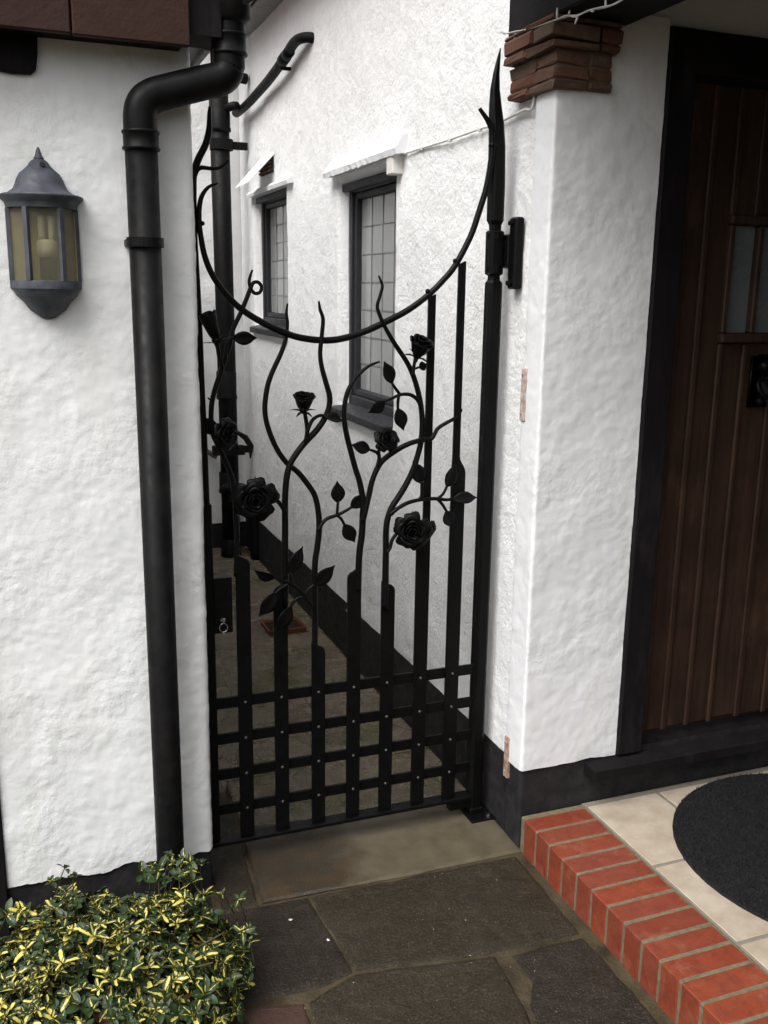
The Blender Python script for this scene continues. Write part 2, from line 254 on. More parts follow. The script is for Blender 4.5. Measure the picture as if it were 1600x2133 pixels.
def noise(t, co, scale, detail=4, rough=0.55, dist=0.0, stretch=None):
    if stretch:
        mp = t.nodes.new('ShaderNodeMapping'); mp.inputs['Scale'].default_value = stretch
        t.links.new(co, mp.inputs[0]); co = mp.outputs[0]
    n = node(t, 'ShaderNodeTexNoise', Scale=scale, Detail=detail, Roughness=rough, Distortion=dist)
    t.links.new(co, n.inputs['Vector'])
    return n.outputs['Fac']

def ramp(t, fac, stops):
    r = t.nodes.new('ShaderNodeValToRGB')
    e = r.color_ramp.elements
    while len(e) < len(stops): e.new(0.5)
    for el, (p, c) in zip(e, stops):
        el.position = p; el.color = (*c, 1) if len(c) == 3 else c
    t.links.new(fac, r.inputs[0])
    return r.outputs[0]

def mix(t, fac, a, b, mode='MIX'):
    n = node(t, 'ShaderNodeMix', data_type='RGBA', blend_type=mode)
    for s, v in ((n.inputs[0], fac), (n.inputs[6], a), (n.inputs[7], b)):
        if hasattr(v, 'is_output'): t.links.new(v, s)
        elif isinstance(v, (int, float)): s.default_value = v
        else: s.default_value = (*v, 1) if len(v) == 3 else v
    return n.outputs[2]

def math_n(t, op, a, b=0.0):
    n = node(t, 'ShaderNodeMath', operation=op)
    for s, v in ((n.inputs[0], a), (n.inputs[1], b)):
        if hasattr(v, 'is_output'): t.links.new(v, s)
        else: s.default_value = v
    return n.outputs[0]

def bump(t, b, h, strength, dist):
    n = node(t, 'ShaderNodeBump', Strength=strength, Distance=dist)
    t.links.new(h, n.inputs['Height'])
    t.links.new(n.outputs[0], b.inputs['Normal'])
    return n

def setc(t, b, c, rough=0.6, spec=0.4):
    if hasattr(c, 'is_output'): t.links.new(c, b.inputs['Base Color'])
    else: b.inputs['Base Color'].default_value = (*c, 1)
    if hasattr(rough, 'is_output'): t.links.new(rough, b.inputs['Roughness'])
    else: b.inputs['Roughness'].default_value = rough
    b.inputs['Specular IOR Level'].default_value = spec

def mat_render(name, base, stain, fine, fdist, seed, rough=0.85, grit=0.35, patchy=True):
    """painted render: pebbly or trowelled, with grime that has shapes of its own"""
    m, t, b = nt(name); co = coords(t)
    mp = t.nodes.new('ShaderNodeMapping'); mp.inputs['Location'].default_value = (seed, seed * 2, seed * 3)
    t.links.new(co, mp.inputs[0]); co = mp.outputs[0]
    n1 = noise(t, co, 3.0, 5, 0.6); n2 = noise(t, co, 38, 4, 0.65)
    c = mix(t, ramp(t, n1, [(0.36, (0, 0, 0)), (0.70, (1, 1, 1))]), base, tuple(0.93 * v for v in base))
    streak = noise(t, co, 9, 5, 0.6, stretch=(1, 1, 0.13))
    c = mix(t, ramp(t, streak, [(0.52, (0, 0, 0)), (0.78, (0.55, 0.55, 0.55))]), c, stain)
    c = mix(t, ramp(t, n2, [(0.62, (0, 0, 0)), (0.78, (grit, grit, grit))]), c, tuple(0.55 * v for v in base))
    setc(t, b, c, rough, 0.3)
    h1 = noise(t, co, fine, 4, 0.6); h2 = noise(t, co, fine * 0.28, 3, 0.5)
    v = node(t, 'ShaderNodeTexVoronoi', Scale=fine * 0.55); t.links.new(co, v.inputs['Vector'])
    h = math_n(t, 'ADD', math_n(t, 'MULTIPLY', h1, 0.8), math_n(t, 'MULTIPLY', h2, 1.2))
    h = math_n(t, 'ADD', h, math_n(t, 'MULTIPLY', noise(t, co, 210, 3, 0.7), 0.55))
    h = math_n(t, 'SUBTRACT', h, math_n(t, 'MULTIPLY', v.outputs['Distance'], 0.5))
    patch = ramp(t, noise(t, co, 4.2, 4, 0.6), [(0.40, (0.22,) * 3), (0.66, (1.0,) * 3)])
    if patchy: h = math_n(t, 'MULTIPLY', h, patch)
    bump(t, b, h, 0.9, fdist)
    return m

def mat_plain(name, base, rough=0.5, spec=0.4, var=0.25, scale=25, bscale=120, bdist=0.0006, metallic=0.0, var_c=None, obj=False):
    m, t, b = nt(name); co = coords(t, obj)
    n1 = noise(t, co, scale, 5, 0.6)
    dark = tuple(v * (1 - var) for v in base) if var_c is None else var_c
    c = mix(t, ramp(t, n1, [(0.35, (0, 0, 0)), (0.68, (1, 1, 1))]), base, dark)
    rr = ramp(t, noise(t, co, scale * 2.2, 3), [(0.3, (max(rough - 0.12, 0.05),) * 3), (0.7, (min(rough + 0.12, 1),) * 3)])
    setc(t, b, c, rr, spec); b.inputs['Metallic'].default_value = metallic
    if bdist: bump(t, b, noise(t, co, bscale, 4, 0.6), 0.8, bdist)
    return m

def mat_random(name, base, alt, rough=0.7, scale=40, bscale=160, bdist=0.0008, spec=0.35, speck=None, moss=None):
    """per-object tone between base and alt"""
    m, t, b = nt(name); co = coords(t)
    oi = t.nodes.new('ShaderNodeObjectInfo')
    c = mix(t, oi.outputs['Random'], base, alt)
    n1 = noise(t, co, scale, 5, 0.65)
    c = mix(t, ramp(t, n1, [(0.35, (0, 0, 0)), (0.7, (0.7, 0.7, 0.7))]), c, tuple(0.62 * v for v in base))
    if speck:
        s = noise(t, co, 330, 2, 0.5)
        c = mix(t, ramp(t, s, [(0.63, (0, 0, 0)), (0.72, (1, 1, 1))]), c, speck)
    if moss:
        g = noise(t, co, 5, 5, 0.65)
        c = mix(t, ramp(t, g, [(0.50, (0, 0, 0)), (0.66, (0.85, 0.85, 0.85))]), c, moss)
    rr = ramp(t, noise(t, co, 6, 4), [(0.35, (max(rough - 0.2, 0.08),) * 3), (0.65, (rough,) * 3)])
    setc(t, b, c, rr, spec)
    h = math_n(t, 'ADD', noise(t, co, bscale, 4, 0.65), math_n(t, 'MULTIPLY', noise(t, co, bscale * 0.15, 3), 1.5))
    bump(t, b, h, 0.9, bdist)
    return m

def mat_stone(name, base, alt, speck, rough=0.62, spec=0.3, bdist=0.006, moss=None):
    """damp paving: mottled tone, grit, soft pits, patchy wet sheen"""
    m, t, b = nt(name); co = coords(t)
    oi = t.nodes.new('ShaderNodeObjectInfo')
    c = mix(t, oi.outputs['Random'], base, alt)
    c = mix(t, ramp(t, noise(t, co, 4.5, 6, 0.7), [(0.40, (0, 0, 0)), (0.62, (0.85,) * 3)]), c, tuple(0.55 * v for v in base))
    c = mix(t, ramp(t, noise(t, co, 17, 6, 0.7), [(0.48, (0, 0, 0)), (0.66, (0.6,) * 3)]), c, tuple(1.75 * v for v in base))
    c = mix(t, ramp(t, noise(t, co, 150, 3, 0.7), [(0.42, (0.75,) * 3), (0.58, (0, 0, 0))]), c, tuple(0.45 * v for v in base))
    c = mix(t, ramp(t, noise(t, co, 260, 2, 0.5), [(0.62, (0, 0, 0)), (0.70, (1, 1, 1))]), c, speck)
    if moss:
        c = mix(t, ramp(t, noise(t, co, 3.3, 6, 0.7), [(0.50, (0, 0, 0)), (0.64, (0.9,) * 3)]), c, moss)
    wet = ramp(t, noise(t, co, 5, 5, 0.6), [(0.42, (max(rough - 0.34, 0.16),) * 3), (0.58, (rough,) * 3)])
    setc(t, b, c, wet, spec)
    h = math_n(t, 'ADD', noise(t, co, 130, 5, 0.7), math_n(t, 'MULTIPLY', noise(t, co, 24, 4, 0.6), 1.6))
    bump(t, b, h, 0.9, bdist)
    return m

def mat_wood(name, base, dark, rough=0.55, axis='z', spec=0.35, scale=14):
    m, t, b = nt(name); co = coords(t)
    st = {'z': (1, 1, 0.05), 'y': (1, 0.05, 1), 'x': (0.05, 1, 1)}[axis]
    g = noise(t, co, scale * 4, 6, 0.7, 0.6, stretch=st)
    g2 = noise(t, co, scale * 0.5, 4, 0.6)
    c = mix(t, ramp(t, g, [(0.32, (0, 0, 0)), (0.68, (1, 1, 1))]), dark, base)
    oi = t.nodes.new('ShaderNodeObjectInfo')
    c = mix(t, math_n(t, 'MULTIPLY', oi.outputs['Random'], 0.55), c, tuple(0.35 * v for v in base))
    wn = noise(t, co, 5, 5, 0.7, stretch=(1, 1, 0.3))
    c = mix(t, ramp(t, wn, [(0.56, (0, 0, 0)), (0.72, (0.7,) * 3)]), c, tuple(1.9 * v for v in base))
    c = mix(t, ramp(t, g2, [(0.4, (0, 0, 0)), (0.75, (0.6, 0.6, 0.6))]), c, tuple(0.5 * v for v in dark))
    setc(t, b, c, rough, spec)
    bump(t, b, g, 0.7, 0.0012)
    return m

def mat_brick():
    m, t, b = nt('red step brick'); co = coords(t)
    oi = t.nodes.new('ShaderNodeObjectInfo')
    c = ramp(t, oi.outputs['Random'], [(0.0, (0.175, 0.037, 0.019)), (0.35, (0.208, 0.043, 0.021)), (0.7, (0.222, 0.046, 0.0185)), (1.0, (0.185, 0.042, 0.024))])
    c = mix(t, ramp(t, noise(t, co, 26, 6, 0.7), [(0.44, (0, 0, 0)), (0.64, (0.75,) * 3)]), c, (0.135, 0.030, 0.018))
    c = mix(t, ramp(t, noise(t, co, 11, 5, 0.65), [(0.55, (0, 0, 0)), (0.72, (0.55,) * 3)]), c, (0.30, 0.115, 0.070))
    c = mix(t, ramp(t, noise(t, co, 120, 4, 0.7), [(0.60, (0, 0, 0)), (0.72, (0.8,) * 3)]), c, (0.06, 0.030, 0.020))
    setc(t, b, c, ramp(t, noise(t, co, 9, 4), [(0.4, (0.38,) * 3), (0.62, (0.68,) * 3)]), 0.3)
    bump(t, b, math_n(t, 'ADD', noise(t, co, 210, 4, 0.7), noise(t, co, 40, 4)), 0.9, 0.0016)
    return m

M_LWALL = mat_render('painted render trowelled', (0.80, 0.81, 0.81), (0.66, 0.66, 0.60), 85, 0.0024, 1.0, grit=0.08)
M_RWALL = mat_render('painted roughcast', (0.82, 0.82, 0.82), (0.66, 0.66, 0.62), 120, 0.0032, 4.0, grit=0.22, patchy=False)
M_PIER = mat_render('painted smooth render', (0.74, 0.745, 0.76), (0.68, 0.69, 0.64), 100, 0.0016, 7.0, grit=0.06)
M_PLINTH = mat_plain('black masonry paint', (0.012, 0.012, 0.014), 0.65, 0.2, 0.3, 20, 60, 0.002, var_c=(0.027, 0.025, 0.025))
M_IRON = mat_plain('black painted iron', (0.0035, 0.0035, 0.0036), 0.42, 0.13, 0.3, 30, 75, 0.0012)
M_RIVET = mat_plain('rubbed rivet head', (0.05, 0.05, 0.05), 0.3, 0.5, 0.3, 60, bdist=0)
M_PVC = mat_plain('black pipe plastic', (0.004, 0.004, 0.0042), 0.45, 0.11, 0.3, 18, 90, 0.0002, var_c=(0.009, 0.0085, 0.0085))
M_SOIL = mat_plain('black painted cast pipe', (0.006, 0.0056, 0.006), 0.55, 0.13, 0.3, 20, 60, 0.001)
M_TIMBER = mat_wood('black stained timber', (0.014, 0.012, 0.013), (0.007, 0.006, 0.007), 0.7, spec=0.12)
M_BEAM = mat_wood('black beam timber', (0.018, 0.017, 0.019), (0.008, 0.007, 0.008), 0.7, 'y', spec=0.15)
M_DOOR = mat_wood('old oak door', (0.058, 0.030, 0.018), (0.023, 0.0135, 0.010), 0.6, spec=0.2)
M_DARKIN = mat_plain('dark ceiling boards', (0.03, 0.027, 0.024), 0.7)
M_EAVE = mat_random('brown clay eave tile', (0.043, 0.016, 0.010), (0.033, 0.013, 0.009), 0.75, 22, 120, 0.0012, 0.25)
M_ROOF = mat_random('roof tile', (0.16, 0.06, 0.04), (0.11, 0.05, 0.035), 0.8)
M_SOFFIT = mat_plain('grey soffit board', (0.23, 0.22, 0.205), 0.6)
M_GREYWIN = mat_plain('slate grey window paint', (0.030, 0.031, 0.035), 0.5, 0.25, 0.2)
M_LEAD = mat_plain('lead came', (0.20, 0.20, 0.205), 0.45, 0.4)
M_BRICK = mat_brick()
M_MORTAR = mat_plain('step mortar', (0.175, 0.142, 0.092), 0.9, 0.2, 0.35, 60, 200, 0.0015)
M_CORBEL = mat_random('corbel brick', (0.13, 0.058, 0.038), (0.105, 0.078, 0.056), 0.85, 45, 110, 0.003, 0.25)
M_CMORT = mat_plain('corbel mortar', (0.12, 0.10, 0.078), 0.95, 0.2)
M_TILE = mat_plain('cream porch tile', (0.43, 0.37, 0.295), 0.45, 0.3, 0.1, 13, 40, 0.0010, var_c=(0.32, 0.26, 0.195))
M_GROUT = mat_plain('porch grout', (0.22, 0.195, 0.155), 0.9, 0.2, 0.2, 60)
M_FLAG = mat_stone('wet flagstone', (0.036, 0.028, 0.0175), (0.029, 0.026, 0.0175), (0.12, 0.098, 0.075), 0.60, 0.22)
M_FLAG2 = mat_stone('dark purple-brown flagstone', (0.029, 0.022, 0.0165), (0.027, 0.021, 0.016), (0.11, 0.092, 0.075), 0.60, 0.22)
M_FLAGRED = mat_random('reddish flagstone', (0.055, 0.026, 0.018), (0.05, 0.025, 0.018), 0.6, 9, 190, 0.0022, 0.45)
M_PASS = mat_stone('passage paving', (0.225, 0.182, 0.128), (0.185, 0.155, 0.110), (0.42, 0.35, 0.27), 0.42, 0.5, 0.010, moss=(0.085, 0.090, 0.026))
M_JOINT = mat_plain('paving joint mortar', (0.070, 0.055, 0.031), 0.9, 0.15, 0.5, 9, 110, 0.006, var_c=(0.022, 0.018, 0.010))
M_RUST = mat_plain('rusty iron', (0.22, 0.10, 0.055), 0.85, 0.3, 0.6, 60, 150, 0.001, var_c=(0.42, 0.33, 0.28))
M_RUST2 = mat_plain('paint flaking off rusty iron', (0.30, 0.20, 0.15), 0.85, 0.3, 0.6, 40, 150, 0.001, var_c=(0.56, 0.51, 0.48))
M_WHITEP = mat_plain('white gloss plastic', (0.72, 0.70, 0.64), 0.4, 0.4, 0.1)
M_STEEL = mat_plain('bright steel', (0.6, 0.6, 0.6), 0.25, 0.5, 0.1, metallic=1.0, bdist=0)
M_TERRA = mat_plain('terracotta', (0.40, 0.13, 0.06), 0.8, 0.3, 0.4, 18, 120, 0.001, var_c=(0.22, 0.075, 0.045))
M_TERRA2 = mat_plain('dirty clay', (0.20, 0.062, 0.028), 0.85, 0.2, 0.5, 18, 120, 0.001, var_c=(0.075, 0.036, 0.022))
M_SOILM = mat_plain('potting soil', (0.022, 0.016, 0.011), 0.95, 0.2, 0.4, 60, 80, 0.006)
M_MAT = mat_plain('black coir mat', (0.010, 0.010, 0.011), 0.95, 0.15, 0.5, 160, 420, 0.004, var_c=(0.028, 0.027, 0.028))
M_LANT = mat_plain('weathered grey lantern metal', (0.075, 0.082, 0.098), 0.6, 0.4, 0.45, 22, 160, 0.0005, var_c=(0.030, 0.034, 0.044))
M_BULB = mat_plain('lamp plastic', (0.72, 0.68, 0.58), 0.5, 0.3, 0.05, bdist=0)
M_STEM = mat_plain('shrub twig', (0.055, 0.045, 0.02), 0.8)
M_FLECK = mat_plain('white petal fleck', (0.55, 0.54, 0.50), 0.7, bdist=0)

def mat_concrete():
    """threshold: old exposed aggregate on one side, smooth buff screed on the other, ragged border"""
    m, t, b = nt('threshold concrete'); co = coords(t)
    sx = t.nodes.new('ShaderNodeSeparateXYZ'); t.links.new(co, sx.inputs[0])
    w = math_n(t, 'ADD', sx.outputs[0], math_n(t, 'MULTIPLY', noise(t, co, 9, 5, 0.6), 0.28))
    side = ramp(t, math_n(t, 'SUBTRACT', w, 0.62), [(0.33, (0, 0, 0)), (0.43, (1, 1, 1))])
    s = noise(t, co, 300, 2, 0.5); n = noise(t, co, 14, 5, 0.65)
    old = mix(t, ramp(t, s, [(0.62, (0, 0, 0)), (0.72, (1, 1, 1))]), (0.030, 0.024, 0.015), (0.13, 0.105, 0.08))
    old = mix(t, ramp(t, n, [(0.45, (0, 0, 0)), (0.62, (0.75, 0.75, 0.75))]), old, (0.058, 0.034, 0.014))
    new = mix(t, ramp(t, n, [(0.35, (0, 0, 0)), (0.65, (1, 1, 1))]), (0.102, 0.084, 0.055), (0.070, 0.057, 0.036))
    c = mix(t, side, old, new)
    setc(t, b, c, ramp(t, noise(t, co, 5, 4), [(0.35, (0.3,) * 3), (0.65, (0.62,) * 3)]), 0.4)
    h = math_n(t, 'MULTIPLY', noise(t, co, 170, 4, 0.65), math_n(t, 'SUBTRACT', 1.15, side))
    bump(t, b, h, 0.9, 0.0035)
    return m
M_THRESH = mat_concrete()

def mat_glass(name, tint, alpha, rough=0.08):
    m, t, b = nt(name)
    setc(t, b, tint, rough, 0.5)
    tr = t.nodes.new('ShaderNodeBsdfTransparent'); tr.inputs[0].default_value = (*[min(1, v * 1.5 + 0.35) for v in tint], 1)
    mx = t.nodes.new('ShaderNodeMixShader'); mx.inputs[0].default_value = alpha
    t.links.new(tr.outputs[0], mx.inputs[1]); t.links.new(b.outputs[0], mx.inputs[2])
    t.links.new(mx.outputs[0], [n for n in t.nodes if n.type == 'OUTPUT_MATERIAL'][0].inputs[0])
    return m
M_LGLASS = mat_glass('dusty lantern glass', (0.24, 0.225, 0.16), 0.34, 0.15)
M_WGLASS = mat_plain('reflection grey window glass', (0.31, 0.32, 0.315), 0.14, 0.6, 0.08, 3, 30, 0.0006)  # opaque pale grey base stands in for the white wall's reflection and a curtain
M_DGLASS = mat_plain('door glass', (0.10, 0.115, 0.12), 0.25, 0.5, 0.1, 6, 60, 0.001)
M_LIGHTW = mat_plain('clear light string flex', (0.50, 0.50, 0.48), 0.35, 0.5, 0.1, bdist=0)

def mat_leaf():
    m, t, b = nt('variegated leaf')
    uv = t.nodes.new('ShaderNodeUVMap'); uv.uv_map = 'UVMap'
    at = t.nodes.new('ShaderNodeAttribute'); at.attribute_name = 'rnd'
    sx = t.nodes.new('ShaderNodeSeparateXYZ'); t.links.new(uv.outputs[0], sx.inputs[0])
    au = math_n(t, 'ABSOLUTE', math_n(t, 'SUBTRACT', sx.outputs[0], 0.5))
    mp = t.nodes.new('ShaderNodeMapping'); mp.inputs['Scale'].default_value = (5, 2.4, 1)
    cmb = t.nodes.new('ShaderNodeCombineXYZ'); t.links.new(at.outputs['Fac'], cmb.inputs[2])
    add = node(t, 'ShaderNodeVectorMath', operation='ADD'); t.links.new(uv.outputs[0], mp.inputs[0])
    sc = node(t, 'ShaderNodeVectorMath', operation='SCALE'); sc.inputs[3].default_value = 37.0; t.links.new(cmb.outputs[0], sc.inputs[0])
    t.links.new(mp.outputs[0], add.inputs[0]); t.links.new(sc.outputs[0], add.inputs[1])
    n = noise(t, add.outputs[0], 1.6, 3, 0.6)
    d = math_n(t, 'ADD', au, math_n(t, 'MULTIPLY', math_n(t, 'SUBTRACT', n, 0.5), 0.55))
    d = math_n(t, 'ADD', d, math_n(t, 'MULTIPLY', math_n(t, 'SUBTRACT', at.outputs['Fac'], 0.44), 0.66))
    d = math_n(t, 'ADD', d, math_n(t, 'MULTIPLY', sx.outputs[1], 0.10))
    yel = ramp(t, d, [(0.115, (1, 1, 1)), (0.15, (0, 0, 0))])
    gcol = mix(t, at.outputs['Fac'], (0.010, 0.026, 0.012), (0.026, 0.046, 0.013))
    c = mix(t, yel, gcol, (0.55, 0.46, 0.10))
    setc(t, b, c, 0.42, 0.3)
    return m
M_LEAF = mat_leaf()

# ------------------------------------------------------------------ rough sheets (walls)
def frac(v, s, o=4): return NZ.fractal(Vector(v) * s, 0.9, 2.0, o)

def path_sheet(name, path, z0, z1, step, mat, parent, amp=0.004, lump=9.0, seed=0.0, ztop_fn=None, zbot_fn=None, edge_z=0.0):
    """vertical sheet following a ground path (list of (x, y)); outward normal is left of the travel direction"""
    P = [Vector((x, y)) for x, y in path]
    pts = []; nrm = []
    for i in range(len(P) - 1):
        d = P[i + 1] - P[i]; L = d.length; k = max(1, int(round(L / step)))
        for j in range(k): pts.append(P[i] + d * (j / k))
    pts.append(P[-1])
    for i in range(len(pts)):
        a = pts[max(i - 1, 0)]; b = pts[min(i + 1, len(pts) - 1)]; d = (b - a).normalized()
        nrm.append(Vector((-d.y, d.x)))
    nz = max(1, int(round((z1 - z0) / step)))
    V = []; F = []; m = len(pts)
    for k in range(nz + 1):
        for i in range(m):
            p = pts[i]
            zb = z0 if zbot_fn is None else z0 + zbot_fn(p.x, p.y)
            z = zb + (z1 - zb) * k / nz
            q = (p.x + seed, p.y + seed * 1.7, z)
            h = amp * (0.9 * frac(q, lump, 3) + 0.5 * frac(q, lump * 3.7, 3) + 0.7 * frac(q, lump * 0.25, 2))
            V.append((p.x + nrm[i].x * h, p.y + nrm[i].y * h, z))
    for k in range(nz):
        for i in range(m - 1):
            a = k * m + i
            F.append((a, a + 1, a + m + 1, a + m))
    mb = MB(); mb.add(V, F)
    return mb.build(name, mat, parent, smooth=True)

def arc_pts(cx, cy, r, a0, a1, n=6):
    return [(cx + r * math.cos(a0 + (a1 - a0) * i / n), cy + r * math.sin(a0 + (a1 - a0) * i / n)) for i in range(n + 1)]

# ------------------------------------------------------------------ ground
rnd = random.Random(5)
g = MB()
g.add([(-60, -60, -0.005), (60, -60, -0.005), (60, 60, -0.005), (-60, 60, -0.005)], [(0, 1, 2, 3)])
ground = tag(g.build('ground', M_JOINT), kind='structure')
pavement = thing('pavement', (0.9, 2.0, 0), None, None, kind='structure')

def flag(poly, mat, top=0.0, jit=0.005, wob=0.004):
    """one slab: wobbly outline, worn edge, gently uneven top"""
    pts = []
    n = len(poly); cen = sum((Vector(q) for q in poly), Vector((0, 0))) / n
    for i in range(n):
        a = Vector(poly[i]); b = Vector(poly[(i + 1) % n]); L = (b - a).length
        k = max(2, int(L / 0.03))
        for j in range(k):
            p = a + (b - a) * (j / k)
            q = Vector((p.x, p.y, 0.3)) * 22
            p = p + (p - cen).normalized() * (0.0075 + 0.004 * NZ.noise(q * 0.35)) + Vector((NZ.noise(q), NZ.noise(q + Vector((5, 9, 2))))) * wob
            pts.append(p)
    c = sum(pts, Vector((0, 0))) / len(pts)
    V = []; F = []; m = len(pts)
    tz = rnd.uniform(-0.0015, 0.0015)
    rings = [(1.0, -0.03), (1.0, -0.006), (0.985, -0.0015), (0.955, 0.0)]
    for s, dz in rings:
        for p in pts:
            q = c + (p - c) * s if s == 1.0 else p + (c - p).normalized() * (0.006 if s > 0.97 else 0.016)
            V.append((q.x, q.y, top + tz + dz + (NZ.noise(Vector((q.x, q.y, 1)) * 12) * 0.0012 if dz > -0.01 else 0)))
    for r in range(len(rings) - 1):
        for i in range(m):
            F.append((r * m + i, r * m + (i + 1) % m, (r + 1) * m + (i + 1) % m, (r + 1) * m + i))
    F.append(tuple((len(rings) - 1) * m + i for i in range(m)))
    mb = MB(); mb.add(V, F)
    return mb.build('flagstone', mat, pavement, smooth=False)

J = 0.009
flag([(.43, 2.325), (.672, 2.322), (.692, 1.995), (.60, 1.972), (.40, 1.985)], M_FLAG2)
flag([(.690, 2.320), (1.335, 2.303), (1.322, 1.930), (1.075, 1.940), (.712, 1.998)], M_FLAG)
flag([(.565, 1.925), (.70, 1.978), (1.062, 1.918), (1.045, 1.74), (1.0, 1.55), (.560, 1.55)], M_FLAG)
flag([(1.112, 1.905), (1.320, 1.905), (1.322, 1.50), (1.03, 1.50), (1.075, 1.735), (1.118, 1.80)], M_FLAG2)
flag([(.36, 1.965), (.545, 1.925), (.54, 1.55), (.33, 1.55)], M_FLAGRED)
flag([(-.05, 2.42), (.41, 2.42), (.385, 1.985), (-.05, 1.98)], M_FLAG)
flag([(-.05, 1.96), (.34, 1.96), (.31, 1.55), (-.05, 1.55)], M_FLAG)
flag([(-.6, 2.42), (-.07, 2.42), (-.07, 1.98), (-.6, 1.98)], M_FLAG)
flag([(-.6, 1.96), (-.07, 1.96), (-.07, 1.55), (-.6, 1.55)], M_FLAG)
for j in range(3):                                    # rows towards the viewer's feet
    y1 = 1.53 - j * 0.5; x = -0.62
    while x < 1.30:
        w = min(rnd.uniform(0.4, 0.62), 1.32 - x)
        if 1.32 - x - w < 0.2: w = 1.32 - x
        flag([(x, y1), (x + w - 0.02, y1), (x + w - 0.02, y1 - 0.48), (x, y1 - 0.48)], M_FLAG)
        x += w
# threshold under the gate and the edge strip beside the cottage wing
flag([(.555, 2.345), (1.362, 2.325), (1.368, 2.70), (.575, 2.72)], M_THRESH, top=0.004, wob=0.003)
flag([(.438, 2.345), (.532, 2.34), (.572, 2.98), (.438, 2.98)], M_FLAG)
# passage paving
flag([(.59, 2.74), (1.368, 2.715), (1.37, 3.05), (1.0, 3.06), (.60, 3.05)], M_PASS)
ys = [3.07, 3.52, 4.02, 4.46, 4.95, 5.42, 5.86, 6.19]
for j in range(len(ys) - 1):
    xs = [.44, .44 + rnd.uniform(.35, .6), 1.372]
    if j % 2: xs = [.44, .44 + rnd.uniform(.22, .34), .44 + rnd.uniform(.58, .7), 1.372]
    y0 = ys[j] if j else (3.07)
    for i in range(len(xs) - 1):
        yy0 = 3.0 if (j == 0 and i == 0) else ys[j]
        if j == 0 and i == 0: flag([(.44, 3.0), (.58, 3.0), (.60, 3.07), (xs[1] - J, 3.07), (xs[1] - J, ys[1] - J), (.44, ys[1] - J)], M_PASS, wob=0.007)
        else: flag([(xs[i], ys[j]), (xs[i + 1] - J, ys[j]), (xs[i + 1] - J, ys[j + 1] - J), (xs[i], ys[j + 1] - J)], M_PASS, wob=0.007)

fl = MB()
for k in range(30):
    x = rnd.uniform(0.42, 1.34); y = rnd.uniform(1.6, 2.3) if k < 36 else rnd.uniform(2.3, 3.4)
    if k in (0, 1): x, y = (.60, 2.235) if k == 0 else (.672, 2.12)
    s = rnd.choice([0.0008, 0.001, 0.0014, 0.002]) if k > 1 else 0.006
    a = rnd.uniform(0, 6.28); n = 5
    ring = [(x + s * rnd.uniform(.6, 1.2) * math.cos(a + 6.283 * i / n), y + s * rnd.uniform(.6, 1.2) * math.sin(a + 6.283 * i / n), 0.0065) for i in range(n)]
    top = (x, y, 0.0065 + s * 0.5)
    fl.add(ring + [top], [(i, (i + 1) % n, n) for i in range(n)])
tag(fl.build('fallen_flecks', M_FLECK), 'tiny white flecks scattered over the dark flagstones', 'debris', kind='stuff')

# ------------------------------------------------------------------ cottage wing (left)
wing = thing('cottage_wing', (0.16, 2.45, 0), 'white rendered cottage wing with lantern and black downpipe, left of the gate', 'building')
cnr = arc_pts(0.412, 2.468, 0.020, -math.pi / 2, 0, 5)
# path direction: outward normal is left of travel -> travel from back to corner to the left
lpath = [(0.432, 6.2), (0.432, 3.2)]
front = [(0.432, 3.2)] + list(reversed(cnr)) + [(-0.13, 2.448)]
path_sheet('side_wall', lpath, 0.13, 2.30, 0.03, M_LWALL, wing, 0.006)
def rag(x, y): return 0.012 * frac((x, y, 0), 7, 3) + 0.006 * frac((x, y, 3), 40, 2)
path_sheet('wall', [(p[0], p[1]) for p in front[::-1]][::-1], 0.128, 2.30, 0.0075, M_LWALL, wing, 0.0021, 14.0, zbot_fn=rag)
pl = [(0.428, 6.2), (0.428, 2.472)] + [(0.412 + 0.016 * math.cos(a), 2.470 + 0.016 * math.sin(a)) for a in (-0.3, -0.8, -1.3, -1.57)] + [(-2.5, 2.454)]
path_sheet('plinth', pl, -0.01, 0.16, 0.02, M_PLINTH, wing, 0.003, 8)
t = MB(); t.box(-0.30, -0.118, 2.438, 2.60, -0.01, 2.32, 0.004)
t.build('timber_post', M_TIMBER, wing)
t = MB(); t.box(-2.5, -0.302, 2.452, 2.60, 0.13, 2.30); t.build('wall_panel', M_LWALL, wing)
# timber plate end showing through the render at the eaves
pts = [(-0.11, 2.160), (-0.02, 2.160), (0.03, 2.154), (0.070, 2.156), (0.082, 2.166), (0.087, 2.20), (0.092, 2.300), (-0.11, 2.300)]
t = MB(); V = [(x, 2.432, z) for x, z in pts] + [(x, 2.50, z) for x, z in pts]; n = len(pts)
t.add(V, [tuple(range(n)), tuple(range(2 * n - 1, n - 1, -1))] + [(i, n + i, n + (i + 1) % n, (i + 1) % n) for i in range(n)])
t.build('timber_plate', M_TIMBER, wing, bevel=0.004)
# eave tiles hung along the front edge
for x0, x1, z0, y in ((0.1575, 0.410, 2.2225, 2.328), (-0.13, 0.1545, 2.226, 2.336), (-0.42, -0.1335, 2.224, 2.330)):
    t = MB(); t.box(x0, x1, y, y + 0.02, z0, z0 + 0.30, 0.003)
    o = t.build('eave_tile', M_EAVE, wing)
t = MB(); t.box(-2.5, 0.402, 2.352, 2.45, 2.236, 2.50); t.build('eave_board', M_TIMBER, wing)
